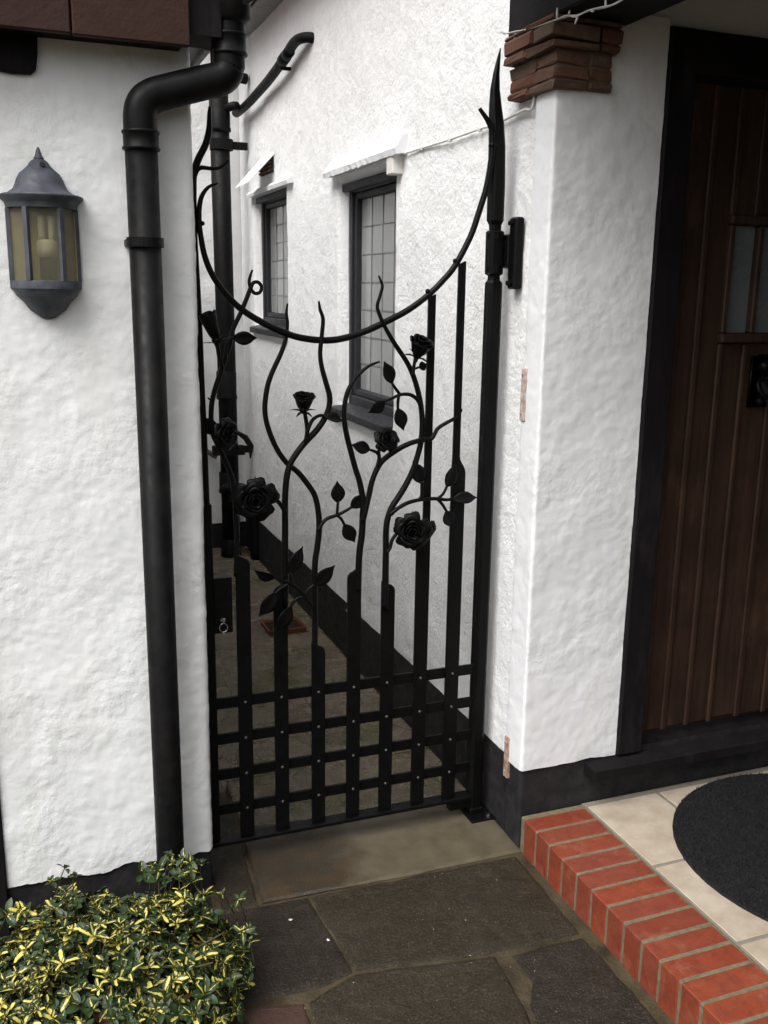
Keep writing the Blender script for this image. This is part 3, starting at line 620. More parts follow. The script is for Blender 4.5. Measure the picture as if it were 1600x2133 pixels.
# passage-side eave: soffit, fascia and gutter
t = MB(); t.box(0.405, 0.470, 2.47, 6.15, 2.262, 2.275); t.build('soffit', M_SOFFIT, wing)
t = MB(); t.box(0.4705, 0.484, 2.47, 6.15, 2.250, 2.40); t.build('fascia', M_SOFFIT, wing)
t = MB()
sec = [(0.532 + 0.045 * math.cos(a), 2.385 + 0.060 * math.sin(a)) for a in [math.pi + math.pi * i / 10 for i in range(11)]]
sec2 = [(0.532 + 0.042 * math.cos(a), 2.387 + 0.057 * math.sin(a)) for a in [2 * math.pi - math.pi * i / 10 for i in range(11)]]
ring = sec + sec2; n = len(ring)
t.add([(x, 2.34, z) for x, z in ring] + [(x, 6.15, z) for x, z in ring], [(i, (i + 1) % n, n + (i + 1) % n, n + i) for i in range(n)])
t.add([(x, 2.34, z) for x, z in sec], [tuple(range(11))])
t.build('gutter', M_PVC, wing)
t = MB(); t.box(0.413, 0.484, 2.345, 2.465, 2.252, 2.42); t.build('eave_end_board', M_TIMBER, wing)
t = MB()
t.add([(-2.5, 2.30, 2.48), (0.52, 2.30, 2.44), (0.52, 6.3, 2.44), (-1.0, 6.3, 4.10), (-1.0, 4.0, 4.10), (-2.5, 4.0, 4.10)], [(0, 1, 4, 5), (1, 2, 3, 4)])
t.add([(-2.5, 2.30, 2.52), (0.52, 2.30, 2.48), (0.52, 6.3, 2.48), (-1.0, 6.3, 4.14), (-1.0, 4.0, 4.14), (-2.5, 4.0, 4.14)], [(0, 1, 4, 5), (1, 2, 3, 4)])
t.build('roof', M_ROOF, wing)  # out of view; pitch steepened to cut sky light from the lower passage

# ------------------------------------------------------------------ cottage (right)
cot = thing('cottage', (1.8, 2.344, 0), 'white cottage with porch, plank door and two passage windows, right of the gate', 'building')
WX = 1.378
WINS = [dict(y0=3.545, y1=4.205, z0=1.185, z1=2.150), dict(y0=5.125, y1=5.845, z0=1.490, z1=2.225)]
def main_wall():
    y0, y1, z0, z1, st = 2.452, 6.2, 0.235, 3.16, 0.0125
    def grid(lo, hi, cuts):
        ks = [lo] + sorted(cuts) + [hi]; out = []
        for a, b in zip(ks[:-1], ks[1:]):
            k = max(1, int(round((b - a) / st))); out += [a + (b - a) * j / k for j in range(k)]
        return out + [hi]
    Y = grid(y0, y1, [w[k] for w in WINS for k in ('y0', 'y1')]); Z = grid(z0, z1, [w[k] for w in WINS for k in ('z0', 'z1')])
    V = []; F = []; m = len(Y); RD = 0.045
    for z in Z:
        for y in Y:
            zz = z
            if z == z0: zz = z0 + 0.012 * frac((y, 0, 0), 5, 3) + (y - 2.45) * -0.012
            q = (y, zz, 3.1)
            h = 0.0030 * frac(q, 6, 3) + 0.0020 * frac(q, 26, 3) + 0.006 * frac(q, 1.6, 2)
            d = 9.0
            for w in WINS:
                dy = max(w['y0'] - y, y - w['y1'], 0); dz = max(w['z0'] - z, z - w['z1'], 0)
                d = min(d, math.hypot(dy, dz))
            x = WX - h
            if d < RD: x = WX - h * (d / RD) + RD - math.sqrt(max(0, RD * RD - (RD - d) ** 2))
            V.append((x, y, zz))
    for k in range(len(Z) - 1):
        for i in range(m - 1):
            cy = (Y[i] + Y[i + 1]) / 2; cz = (Z[k] + Z[k + 1]) / 2
            if any(w['y0'] < cy < w['y1'] and w['z0'] < cz < w['z1'] for w in WINS): continue
            a = k * m + i; F.append((a, a + m, a + m + 1, a + 1))
    mb = MB(); mb.add(V, F)
    for w in WINS:                                   # reveals
        xa, xb = WX + RD - 0.001, WX + 0.16
        c = [(w['y0'], w['z0']), (w['y1'], w['z0']), (w['y1'], w['z1']), (w['y0'], w['z1'])]
        mb.add([(xa, y, z) for y, z in c] + [(xb, y, z) for y, z in c], [(i, (i + 1) % 4, 4 + (i + 1) % 4, 4 + i) for i in range(4)])
    return mb.build('wall', M_RWALL, cot, smooth=True)
main_wall()
path_sheet('plinth', [(1.372, 2.452), (1.372, 6.2)], -0.01, 0.262, 0.03, M_PLINTH, cot, 0.004, 6)
# porch pier: front face and its return beside the gate
cx, cy, rr = 1.370, 2.353, 0.009
ppath = [(1.702, 2.344)] + arc_pts(cx, cy, rr, -math.pi / 2, -math.pi, 6) + [(1.361, 2.430)] + arc_pts(1.371, 2.440, 0.010, math.pi, math.pi / 2, 4) + [(1.385, 2.452)]
ppath = ppath[::-1]
path_sheet('pier', ppath, 0.262, 2.42, 0.0075, M_PIER, cot, 0.0022, 10.0, 2.0, zbot_fn=lambda x, y: 0.006 * frac((x, y, 0), 9, 3))
pp = [(1.390, 2.449)] + arc_pts(1.371, 2.436, 0.006, math.pi / 2, math.pi, 4) + arc_pts(1.378, 2.364, 0.013, -math.pi, -math.pi / 2, 6) + [(2.75, 2.351)]
path_sheet('pier_plinth', pp, -0.01, 0.275, 0.02, M_PLINTH, cot, 0.002, 7)
t = MB(); t.box(1.388, 2.75, 2.352, 2.75, 2.405, 3.3); t.build('wall_over_door', M_PIER, cot)
t = MB(); t.box(2.62, 2.75, 2.352, 2.75, 0.27, 2.404); t.build('wall_beyond_door', M_PIER, cot)
t = MB(); t.box(1.392, 1.70, 2.36, 2.75, 0.0, 2.404); t.build('pier_core', M_PIER, cot)

def window(w, rows, cols):
    fx = WX + 0.047; y0, y1, z0, z1 = w['y0'], w['y1'], w['z0'], w['z1']
    f = MB(); b = 0.034
    f.box(fx, fx + 0.07, y0 + 0.001, y0 + b, z0 + 0.001, z1 - 0.001, 0.004)
    f.box(fx, fx + 0.07, y1 - b, y1 - 0.001, z0 + 0.001, z1 - 0.001, 0.004)
    f.box(fx + 0.002, fx + 0.07, y0 + b, y1 - b, z1 - b, z1 - 0.001, 0.004)
    f.box(fx + 0.002, fx + 0.07, y0 + b, y1 - b, z0 + 0.001, z0 + b * 1.3, 0.004)
    win = f.build('window', M_GREYWIN, cot)
    # casement
    cb = 0.026; a0, a1, c0, c1 = y0 + b + 0.002, y1 - b - 0.002, z0 + b * 1.3 + 0.002, z1 - b - 0.002
    s = MB(); sx = fx + 0.012
    s.box(sx, sx + 0.045, a0, a0 + cb, c0, c1, 0.004); s.box(sx, sx + 0.045, a1 - cb, a1, c0, c1, 0.004)
    s.box(sx + 0.001, sx + 0.045, a0 + cb, a1 - cb, c1 - cb, c1, 0.004); s.box(sx + 0.001, sx + 0.045, a0 + cb, a1 - cb, c0, c0 + cb, 0.004)
    s.build('casement', M_GREYWIN, win)
    ga0, ga1, gc0, gc1 = a0 + cb, a1 - cb, c0 + cb, c1 - cb; gx = sx + 0.026
    pw = (ga1 - ga0) / cols; ph = (gc1 - gc0) / rows
    for i in range(rows):
        for j in range(cols):
            p = MB(); e = 0.0025; yy, zz = ga0 + j * pw, gc0 + i * ph
            ta, tb = rnd.uniform(-.0012, .0012), rnd.uniform(-.0012, .0012)
            q = [(gx + ta, yy + e, zz + e), (gx + tb, yy + pw - e, zz + e), (gx - ta, yy + pw - e, zz + ph - e), (gx - tb, yy + e, zz + ph - e)]
            p.add(q + [(x + 0.004, y, z) for x, y, z in q], [(0, 3, 2, 1), (4, 5, 6, 7), (0, 1, 5, 4), (1, 2, 6, 5), (2, 3, 7, 6), (3, 0, 4, 7)])
            p.build('pane', M_WGLASS, win)
    for j in range(1, cols):
        l = MB(); y = ga0 + j * pw; l.box(gx - 0.003, gx + 0.006, y - 0.0017, y + 0.0017, gc0, gc1); l.build('lead_came', M_LEAD, win)
    for i in range(1, rows):
        l = MB(); z = gc0 + i * ph; l.box(gx - 0.002, gx + 0.005, ga0, ga1, z - 0.0017, z + 0.0017); l.build('lead_came', M_LEAD, win)
    s = MB()                                          # sloping sill
    A = [(WX - 0.028, z0 - 0.050), (WX - 0.028, z0 - 0.018), (fx + 0.01, z0 + 0.006), (fx + 0.01, z0 - 0.055)]
    ya, yb = y0 - 0.035, y1 + 0.045
    s.add([(x, ya, z) for x, z in A] + [(x, yb, z) for x, z in A], [(0, 1, 2, 3), (7, 6, 5, 4)] + [(i, 4 + i, 4 + (i + 1) % 4, (i + 1) % 4) for i in range(4)])
    s.build('sill', M_GREYWIN, win, bevel=0.004)
    h = MB(); h.box(fx - 0.03, fx + 0.01, y0 - 0.002, y1 + 0.06, z1 - 0.03, z1 + 0.002, 0.003); h.build('drip_head', M_GREYWIN, win)
    return win
window(WINS[0], 7, 4)
window(WINS[1], 6, 4)

def hood(y0, y1, zb, out, rise, thick, mat, wob):
    """rendered canopy over a window: sloping top, thick ragged lip"""
    mb = MB(); n = 26; V = []; F = []
    prof = [(0.02, zb), (-out, zb - 0.012), (-out - 0.004, zb + thick * 0.5), (-out + 0.008, zb + thick), (-0.02, zb + rise * 0.85), (0.02, zb + rise)]
    m = len(prof)
    for i in range(n + 1):
        y = y0 + (y1 - y0) * i / n
        for j, (dx, z) in enumerate(prof):
            w = wob * NZ.noise(Vector((y * 30, j * 3.1, 2))) + wob * NZ.noise(Vector((y * 90, j * 5, 7))) * 0.7
            V.append((WX + dx + w * 0.6, y, z + (w if 0 < j < 5 else 0)))
    for i in range(n):
        for j in range(m - 1):
            a = i * m + j; F.append((a, a + 1, a + m + 1, a + m))
    F.append(tuple(range(m - 1, -1, -1))); F.append(tuple(n * m + j for j in range(m)))
    mb.add(V, F); return mb.build('window_hood', mat, cot)
hood(3.41, 4.29, 2.192, 0.048, 0.070, 0.022, M_PIER, 0.007)
hood(4.95, 5.90, 2.238, 0.032, 0.030, 0.016, M_PIER, 0.004)
# white vent flap over an air brick, above the small window
v = MB()
A = [(1.380, 2.425), (1.236, 2.270), (1.232, 2.262), (1.376, 2.412)]
v.add([(x, 5.34, z) for x, z in A] + [(x, 5.67, z) for x, z in A], [(0, 1, 2, 3), (7, 6, 5, 4)] + [(i, 4 + i, 4 + (i + 1) % 4, (i + 1) % 4) for i in range(4)])
vent = v.build('vent_flap', M_PIER, cot)
v = MB(); v.box(WX - 0.012, WX + 0.02, 5.36, 5.62, 2.325, 2.405); vb = v.build('air_brick', M_PLINTH, cot)
for k in range(4):
    v = MB(); z = 2.330 + k * 0.019; v.box(WX - 0.024, WX - 0.013, 5.365, 5.615, z, z + 0.011, 0.002); v.build('vent_slat', M_CORBEL, vb)
# eaves of the main roof over the passage
t = MB(); t.box(1.255, 1.40, 2.46, 6.4, 3.125, 3.150); t.build('soffit', M_SOFFIT, cot)
t = MB(); t.box(1.238, 1.254, 2.46, 6.4, 3.118, 3.26, 0.003); t.build('fascia', M_TIMBER, cot)
t = MB(); ring = [(1.19 + 0.05 * math.cos(a), 3.215 + 0.055 * math.sin(a)) for a in [math.pi + math.pi * i / 10 for i in range(11)]]
ring += [(1.19 + 0.046 * math.cos(a), 3.217 + 0.051 * math.sin(a)) for a in [2 * math.pi - math.pi * i / 10 for i in range(11)]]
n = len(ring); t.add([(x, 2.46, z) for x, z in ring] + [(x, 6.4, z) for x, z in ring], [(i, (i + 1) % n, n + (i + 1) % n, n + i) for i in range(n)])
t.build('gutter', M_SOFFIT, cot)
t = MB(); t.add([(1.17, 2.40, 3.27), (1.17, 6.5, 3.27), (3.2, 6.5, 4.6), (3.2, 2.40, 4.6)], [(0, 1, 2, 3)])
t.add([(1.17, 2.40, 3.31), (1.17, 6.5, 3.31), (3.2, 6.5, 4.64), (3.2, 2.40, 4.64)], [(0, 3, 2, 1)])
t.add([(1.17, 2.40, 3.27), (1.17, 2.40, 3.31), (3.2, 2.40, 4.64), (3.2, 2.40, 4.6)], [(0, 1, 2, 3)]); t.add([(1.17, 2.40, 3.27), (1.17, 6.5, 3.27), (1.17, 6.5, 3.31), (1.17, 2.40, 3.31)], [(0, 1, 2, 3)])
t.build('roof', M_ROOF, cot)

# brick corbel under the porch beam
cb = MB(); cb.box(1.352, 1.512, 2.330, 2.560, 2.222, 2.383); corbel = cb.build('corbel', M_CMORT, cot)
zz = 2.2165; course = 0
while zz < 2.372:
    h = rnd.uniform(0.019, 0.034)
    up = zz > 2.285
    ex = (0.020 if up else 0.0) + rnd.uniform(-0.004, 0.004)
    x0, x1, y0, y1 = 1.340 - ex, 1.522 + ex * 0.5, 2.322 - ex * 0.8, 2.572
    xm = x0 + (x1 - x0) * rnd.choice([0.45, 0.6, 0.7]); ym = y0 + (y1 - y0) * rnd.choice([0.4, 0.55])
    for (a0, a1, b0, b1) in ((x0, xm - .002, y0, ym - .002), (xm + .002, x1, y0 + .002, ym - .002), (x0 + rnd.uniform(-.002, .004), xm - .002, ym + .002, y1), (xm + .002, x1, ym + .002, y1)):
        b = MB(); b.box(a0, a1, b0, b1, zz + rnd.uniform(-.001, .001), min(zz + h, 2.384), 0.005, 0.0034, rnd); b.build('brick', M_CORBEL, corbel)
    zz += h + rnd.uniform(0.0015, 0.004); course += 1

# porch: beam, ceiling and roof
t = MB(); t.box(1.338, 1.565, -0.9, 2.583, 2.386, 2.62, 0.005); t.build('porch_beam', M_BEAM, cot)
t = MB(); t.box(1.566, 2.9, -0.9, 2.351, 2.52, 2.62); t.build('porch_ceiling', M_DARKIN, cot)  # out of view; set low and dark to deepen shade on the door
t = MB(); t.add([(1.02, -1.05, 2.60), (1.02, 2.36, 2.60), (2.2, 2.351, 3.1), (2.2, -1.05, 3.1), (3.1, 2.351, 2.63), (3.1, -1.05, 2.63)], [(0, 1, 2, 3), (3, 2, 4, 5), (0, 3, 5)])
t.build('porch_roof', M_ROOF, cot)  # out of view; eave and depth extended to shade the pier and door
t = MB(); t.box(2.76, 2.9, -0.9, 2.351, 0.0, 2.519); t.build('porch_shade_wall', M_TIMBER, cot)  # unseen wall added to block light and darken the door
t = MB(); t.box(1.40, 1.52, -0.88, -0.76, 0.0, 2.385, 0.006); t.build('porch_post', M_TIMBER, cot)

# door with frame and sill
t = MB(); t.box(1.703, 1.792, 2.330, 2.46, 0.2625, 2.400, 0.004); t.build('door_jamb', M_TIMBER, cot)
t = MB(); t.box(2.52, 2.618, 2.330, 2.46, 0.2625, 2.400, 0.004); t.build('door_jamb', M_TIMBER, cot)
t = MB(); t.box(1.7925, 2.5195, 2.332, 2.46, 2.29, 2.400, 0.004); t.build('door_head', M_TIMBER, cot)
t = MB(); t.add([(1.592, 2.288, 0.212), (2.70, 2.288, 0.212), (2.70, 2.288, 0.248), (1.592, 2.288, 0.248), (1.592, 2.46, 0.212), (2.70, 2.46, 0.212), (2.70, 2.46, 0.272), (1.592, 2.46, 0.272)], [(0, 1, 2, 3), (3, 2, 6, 7), (0, 3, 7, 4), (1, 5, 6, 2), (0, 4, 5, 1)])
t.build('door_sill', M_TIMBER, cot, bevel=0.003)
d = MB(); d.box(1.794, 2.518, 2.412, 2.444, 0.285, 2.285); door = d.build('door', M_DOOR, cot)
edges = [1.797, 1.838, 1.915, 2.006, 2.098, 2.215, 2.330, 2.425, 2.515]
for i in range(len(edges) - 1):
    a, b = edges[i] + 0.0015, edges[i + 1] - 0.0015
    zb = 0.300 + rnd.uniform(-0.004, 0.004)
    if edges[i] > 1.99 and edges[i + 1] < 2.34:
        p = MB(); p.box(a, b, 2.396, 2.4115, zb, 1.555, 0.0025); p.build('plank', M_DOOR, door)
        p = MB(); p.box(a, b, 2.396, 2.4115, 1.93, 2.282, 0.0025); p.build('plank', M_DOOR, door)
    else:
        p = MB(); p.box(a, b, 2.396, 2.4115, zb, 2.282, 0.0025); p.build('plank', M_DOOR, door)
for x in edges[1:-1]:
    segs = [(0.300, 1.553), (1.932, 2.281)] if 2.0 < x < 2.33 else [(0.300, 2.281)]
    for z0, z1 in segs:
        p = MB(); w_ = rnd.uniform(.008, .012); p.box(x - w_, x + w_, 2.396 - rnd.uniform(.008, .013), 2.3955, z0 - 0.003 - rnd.uniform(0, .004), z1, 0.004); p.build('cover_strip', M_DOOR, door)
p = MB(); p.box(1.996, 2.332, 2.372, 2.4118, 1.556, 1.584, 0.004); p.build('glazing_rail', M_DOOR, door)
p = MB(); p.box(1.996, 2.332, 2.376, 2.4118, 1.902, 1.929, 0.004); p.build('glazing_rail', M_DOOR, door)
for x in (1.996, 2.104, 2.212, 2.312):
    p = MB(); p.box(x, x + 0.020, 2.378, 2.4117, 1.585, 1.901, 0.004); p.build('glazing_bar', M_DOOR, door)
for x in (2.017, 2.125, 2.233):
    p = MB(); w = 0.086 if x < 2.2 else 0.078; p.box(x, x + w, 2.400, 2.4112, 1.586, 1.900); p.build('pane', M_DGLASS, door)
k = MB()
k.box(2.128, 2.205, 2.384, 2.3955, 1.355, 1.52, 0.004)
k.tube([(2.166 + 0.032 * math.sin(a), 2.365 - 0.012 * (1 - math.cos(a)), 1.468 - 0.055 * (1 - math.cos(a)) * 0.5 - 0.02) for a in [i * 2 * math.pi / 14 for i in range(15)]], 0.007, n=8, sub=2)
k.ball((2.166, 2.372, 1.485), 0.018); k.ball((2.166, 2.376, 1.375), 0.014)
k.build('door_knocker', M_IRON, door, smooth=True)

# ------------------------------------------------------------------ building across the far end of the passage
far = thing('rear_building', (0.9, 6.22, 0), 'white rendered wall closing the far end of the passage', 'building')
path_sheet('wall', [(1.42, 6.21), (-0.9, 6.21)], 0.14, 3.3, 0.03, M_RWALL, far, 0.008, 5, 3.0)
path_sheet('plinth', [(1.40, 6.202), (0.3, 6.202)], -0.01, 0.165, 0.03, M_PLINTH, far, 0.004, 5)

# ------------------------------------------------------------------ porch step
step = thing('porch_step', (1.6, 1.6, 0), None, None, kind='structure')
m_ = MB(); m_.box(1.3688, 1.586, 0.80, 2.340, -0.01, 0.1116, 0.003); m_.build('mortar_bed', M_MORTAR, step)
m_ = MB(); m_.box(1.587, 2.75, 0.80, 2.342, -0.01, 0.1118); m_.build('floor_bed', M_GROUT, step)
y = 2.3155; i = 0
while y > 0.85:
    b = MB(); dz = rnd.uniform(-.0009, .0009); dx = rnd.uniform(-.0010, .0010)
    b.box(1.3665 + dx, 1.580 + dx, y - 0.0650, y, -0.008, 0.1132 + dz, 0.0025, 0.0010, rnd); b.build('brick', M_BRICK, step)
    y -= 0.0757; i += 1
xs = [1.594, 1.866, 2.144, 2.422]; yv = [2.318, 1.970, 1.622, 1.274, 0.926]
for i in range(3):
    for j in range(4):
        b = MB(); b.box(xs[i], xs[i + 1] - 0.013, yv[j + 1] + 0.013, yv[j], 0.10, 0.1135, 0.002); b.build('tile', M_TILE, step)
b = MB(); b.box(2.424, 2.748, 0.94, 2.318, 0.10, 0.1132, 0.002); b.build('tile', M_TILE, step)

# doormat: half-round, dense pile
def doormat():
    cx, cy, rx, ry = 2.142, 1.856, 0.460, 0.456
    root = thing('doormat', (cx, 2.0, 0.1135), 'round black bristle doormat on cream porch tiles before the door', 'doormat')
    mb = MB(); n = 48
    out = [(cx + rx * math.cos(2 * math.pi * i / n), cy + ry * math.sin(2 * math.pi * i / n)) for i in range(n)]
    mb.prism(out, 0.1138, 0.1205); mb.build('backing', M_MAT, root)
    pl = MB(); r2 = random.Random(3)
    for k in range(36000):
        a = 2 * math.pi * r2.random(); q = math.sqrt(r2.random()) * 0.998
        x, yy = cx + rx * q * math.cos(a), cy + ry * q * math.sin(a)
        h = r2.uniform(0.006, 0.012); dx, dy = r2.gauss(0, .003), r2.gauss(0, .003); w = 0.0012; t = r2.uniform(0, 3.14)
        wx, wy = w * math.cos(t), w * math.sin(t)
        b = len(pl.v)
        pl.v += [(x - wx, yy - wy, .1203), (x + wx, yy + wy, .1203), (x + dx, yy + dy, .1203 + h)]
        pl.f.append((b, b + 1, b + 2)); pl.m.append(0)
    o = pl.build('pile', M_MAT, root); o['kind'] = 'stuff'
doormat()

# ------------------------------------------------------------------ gate
gate = thing('wrought_iron_gate', (1.32, 2.575, 0), 'black wrought iron garden gate with rose stems, leaves and riveted lattice foot', 'gate')
GY = 2.554
def bar_outline(xl, xr, z0, zs, side, parent_name='upright'):
    """flat bar whose top has one rounded shoulder; returns mesh builder"""
    mb = MB(); r = 0.020
    pts = [(xl, z0), (xr, z0)]
    if side == 'R':      # shoulder on the right, stem leaves on the left
        pts += [(xr, zs - r)] + [(xr - r * (1 - math.cos(a)), zs - r + r * math.sin(a)) for a in (0.5, 1.0, 1.4)] + [(xl + 0.014, zs + 0.008), (xl, zs + 0.012)]
    elif side == 'L':
        pts += [(xr, zs + 0.012), (xr - 0.014, zs + 0.008)] + [(xl + r * (1 - math.cos(a)), zs - r + r * math.sin(a)) for a in (1.4, 1.0, 0.5)] + [(xl, zs - r)]
    n = len(pts); y0, y1 = GY, GY + 0.010
    mb.add([(x, y0, z) for x, z in pts] + [(x, y1, z) for x, z in pts],
           [tuple(range(n)), tuple(range(2 * n - 1, n - 1, -1))] + [(i, n + i, n + (i + 1) % n, (i + 1) % n) for i in range(n)])
    return mb
def put_stem(mb, pts, n=10):
    mb.tube([p[:3] for p in pts], [p[3] for p in pts], n=n, sub=4)
S = DATA['stems']
ups = [(0.534, 0.576, 'R', 0.955, 0), (0.643, 0.685, 'L', 0.862, 1), (0.757, 0.799, 'R', 0.665, 2), (0.868, 0.911, 'L', 0.885, 3), (0.976, 1.019, 'R', 0.835, 4)]
ZB = 0.086
for xl, xr, side, zs, si in ups:
    mb = bar_outline(xl, xr, ZB, zs, side)
    o = mb.build('upright', M_IRON, gate, bevel=0.0016)
    st = MB(); put_stem(st, S[si]); st.build('stem', M_IRON, gate, smooth=True)
# the two plain uprights that run up to the curved rail
def step_bar(xl, xr, zs, xl2, xr2, ztop, blend=0.05):
    mb = MB(); pts = [(xl, ZB), (xr, ZB), (xr, zs)]
    pts += [(xr + (xr2 - xr) * (0.5 - 0.5 * math.cos(math.pi * k / 5)), zs + blend * k / 5) for k in range(1, 6)]
    pts += [(xr2 + (xr2 - xr) * 0, ztop), (xl2, ztop - 0.01)]
    pts += [(xl + (xl2 - xl) * (0.5 - 0.5 * math.cos(math.pi * k / 5)), zs + blend * k / 5) for k in range(5, 0, -1)] + [(xl, zs)]
    n = len(pts); y0, y1 = GY, GY + 0.011
    mb.add([(x, y0, z) for x, z in pts] + [(x, y1, z) for x, z in pts],
           [tuple(range(n)), tuple(range(2 * n - 1, n - 1, -1))] + [(i, n + i, n + (i + 1) % n, (i + 1) % n) for i in range(n)])
    return mb.build('upright', M_IRON, gate, bevel=0.0016)
step_bar(1.087, 1.131, 0.985, 1.1065, 1.1290, 1.688)
step_bar(1.196, 1.241, 1.165, 1.1985, 1.2205, 1.782)
for br in DATA['branches']:
    st = MB(); put_stem(st, br); p = br[-1]; st.ball(p[:3], 0.0085); st.build('stem', M_IRON, gate, smooth=True)
# curved top rail
a = MB(); put_stem(a, DATA['arc'], 12)
q = DATA['arc'][4]; a.tube([(q[0] - .001, q[1], q[2] - .005), (q[0] + .001, q[1], q[2] + .005)], [0.0115, 0.0115], n=12, smooth_path=False)
for i in (9, 11): p = DATA['arc'][i]; a.ball((p[0] - 0.002, p[1] - 0.002, p[2] + 0.011), 0.0075)
p = DATA['arc'][26]; a.ball((p[0] + .008, p[1], p[2] + .006), 0.006)
a.build('curved_rail', M_IRON, gate, smooth=True)
# latch stile
a = MB(); put_stem(a, DATA['stile'], 8); a.build('latch_stile', M_IRON, gate, smooth=True)
a = MB(); q = DATA['stile'][-1]; a.box(q[0] - 0.010, q[0] + 0.0125, GY, GY + 0.02, 0.088, q[2] + 0.02, 0.002); a.build('latch_stile', M_IRON, gate)
a = MB(); put_stem(a, DATA['stile_twig'], 8); a.build('twig', M_IRON, gate, smooth=True)
# lattice rails and bottom ledge
for z in (0.537, 0.4245, 0.311, 0.197):
    a = MB(); a.box(0.452, 1.300, GY + 0.0108, GY + 0.0195, z - 0.034, z, 0.0014); a.build('lattice_rail', M_IRON, gate)
    for xl, xr in [(u[0], u[1]) for u in ups] + [(1.087, 1.131), (1.196, 1.241)]:
        a = MB(); c = ((xl + xr) / 2, GY, z - 0.017)
        a.tube([(c[0], GY + .001, c[2]), (c[0], GY - 0.0025, c[2]), (c[0], GY - 0.005, c[2])], [0.0052, 0.0046, 0.0015], n=8, smooth_path=False); a.build('rivet', M_RIVET, gate, smooth=True)
a = MB(); a.box(0.440, 1.298, GY - 0.014, GY + 0.030, 0.074, 0.0862, 0.0016); a.build('bottom_rail', M_IRON, gate)
# hanging post with forged finial
def post():
    mb = MB(); yc = GY + 0.021
    prof = [(0.030, 1.3205, .022), (1.700, 1.3205, .022), (1.722, 1.3205, .0215), (1.730, 1.3205, .016), (1.742, 1.3200, .015), (1.748, 1.3195, .0225), (1.752, 1.3195, .0225),
            (1.862, 1.3185, .0225), (1.866, 1.3185, .0225), (1.871, 1.3185, .015), (1.885, 1.3180, .0155), (1.897, 1.3175, .021), (2.00, 1.3165, .0215), (2.10, 1.3140, .0205), (2.16, 1.3090, .0185), (2.21, 1.3035, .0150), (2.25, 1.3010, .0115), (2.29, 1.3030, .0080), (2.33, 1.3085, .0045), (2.357, 1.3130, .0012)]
    V = []; F = []; n = 8
    for z, x, r in prof:
        c = r * 0.62
        for dx, dy in ((-c, -r), (c, -r), (r, -c), (r, c), (c, r), (-c, r), (-r, c), (-r, -c)):
            V.append((x + dx, yc + dy, z))
    for i in range(len(prof) - 1):
        for k in range(n): F.append((i * n + k, i * n + (k + 1) % n, (i + 1) * n + (k + 1) % n, (i + 1) * n + k))
    F.append(tuple(range(n - 1, -1, -1))); mb.add(V, F)
    return mb.build('hanging_post', M_IRON, gate)
post()
# top hinge: wall plate, knuckle and strap
h = MB(); h.box(1.345, 1.3735, 2.498, 2.540, 1.705, 1.905, 0.005); hg = h.build('hinge_plate', M_IRON, gate)
h = MB(); h.box(1.3445, 1.3735, 2.540, 2.6, 1.765, 1.86, 0.004)
h.tube([(1.3195, GY + .021, 1.754), (1.3195, GY + .021, 1.772)], 0.0255, n=14, smooth_path=False); h.tube([(1.3190, GY + .021, 1.845), (1.3185, GY + .021, 1.860)], 0.0255, n=14, smooth_path=False)
h.box(1.319, 1.368, GY + .004, GY + 0.036, 1.7735, 1.8438, 0.004)
h.build('hinge_knuckle', M_IRON, hg)
for z in (1.722, 1.888):
    h = MB(); h.cyl((1.347, 2.517, z), (1.332, 2.517, z), 0.0075, 6); h.build('bolt', M_IRON, hg)
for z in (1.795, 1.825):
    h = MB(); h.cyl((1.345, GY + .006, z), (1.345, GY - .001, z), 0.005, 8); h.build('bolt', M_IRON, hg)
# bottom pivot shoe
h = MB(); h.box(1.285, 1.372, GY - 0.045, GY + 0.055, 0.004, 0.013, 0.002); h.box(1.298, 1.344, GY - 0.006, GY + 0.048, 0.013, 0.034, 0.003)
sh = h.build('pivot_shoe', M_IRON, gate)
h = MB(); h.box(1.225, 1.300, GY + .0, GY + 0.03, 0.036, 0.073, 0.003); h.build('pivot_arm', M_IRON, gate)
h = MB(); h.cyl((1.352, GY - 0.028, 0.013), (1.352, GY - 0.028, 0.021), 0.009, 6); h.build('bolt', M_STEEL, sh)
# lock case
l = MB(); l.box(0.470, 0.522, GY - 0.006, GY + 0.030, 0.742, 0.905, 0.0015); lock = l.build('lock_case', M_IRON, gate)
l = MB(); l.cyl((0.494, GY - 0.006, 0.782), (0.494, GY - 0.009, 0.782), 0.007, 12); l.build('keyhole_rim', M_STEEL, lock)

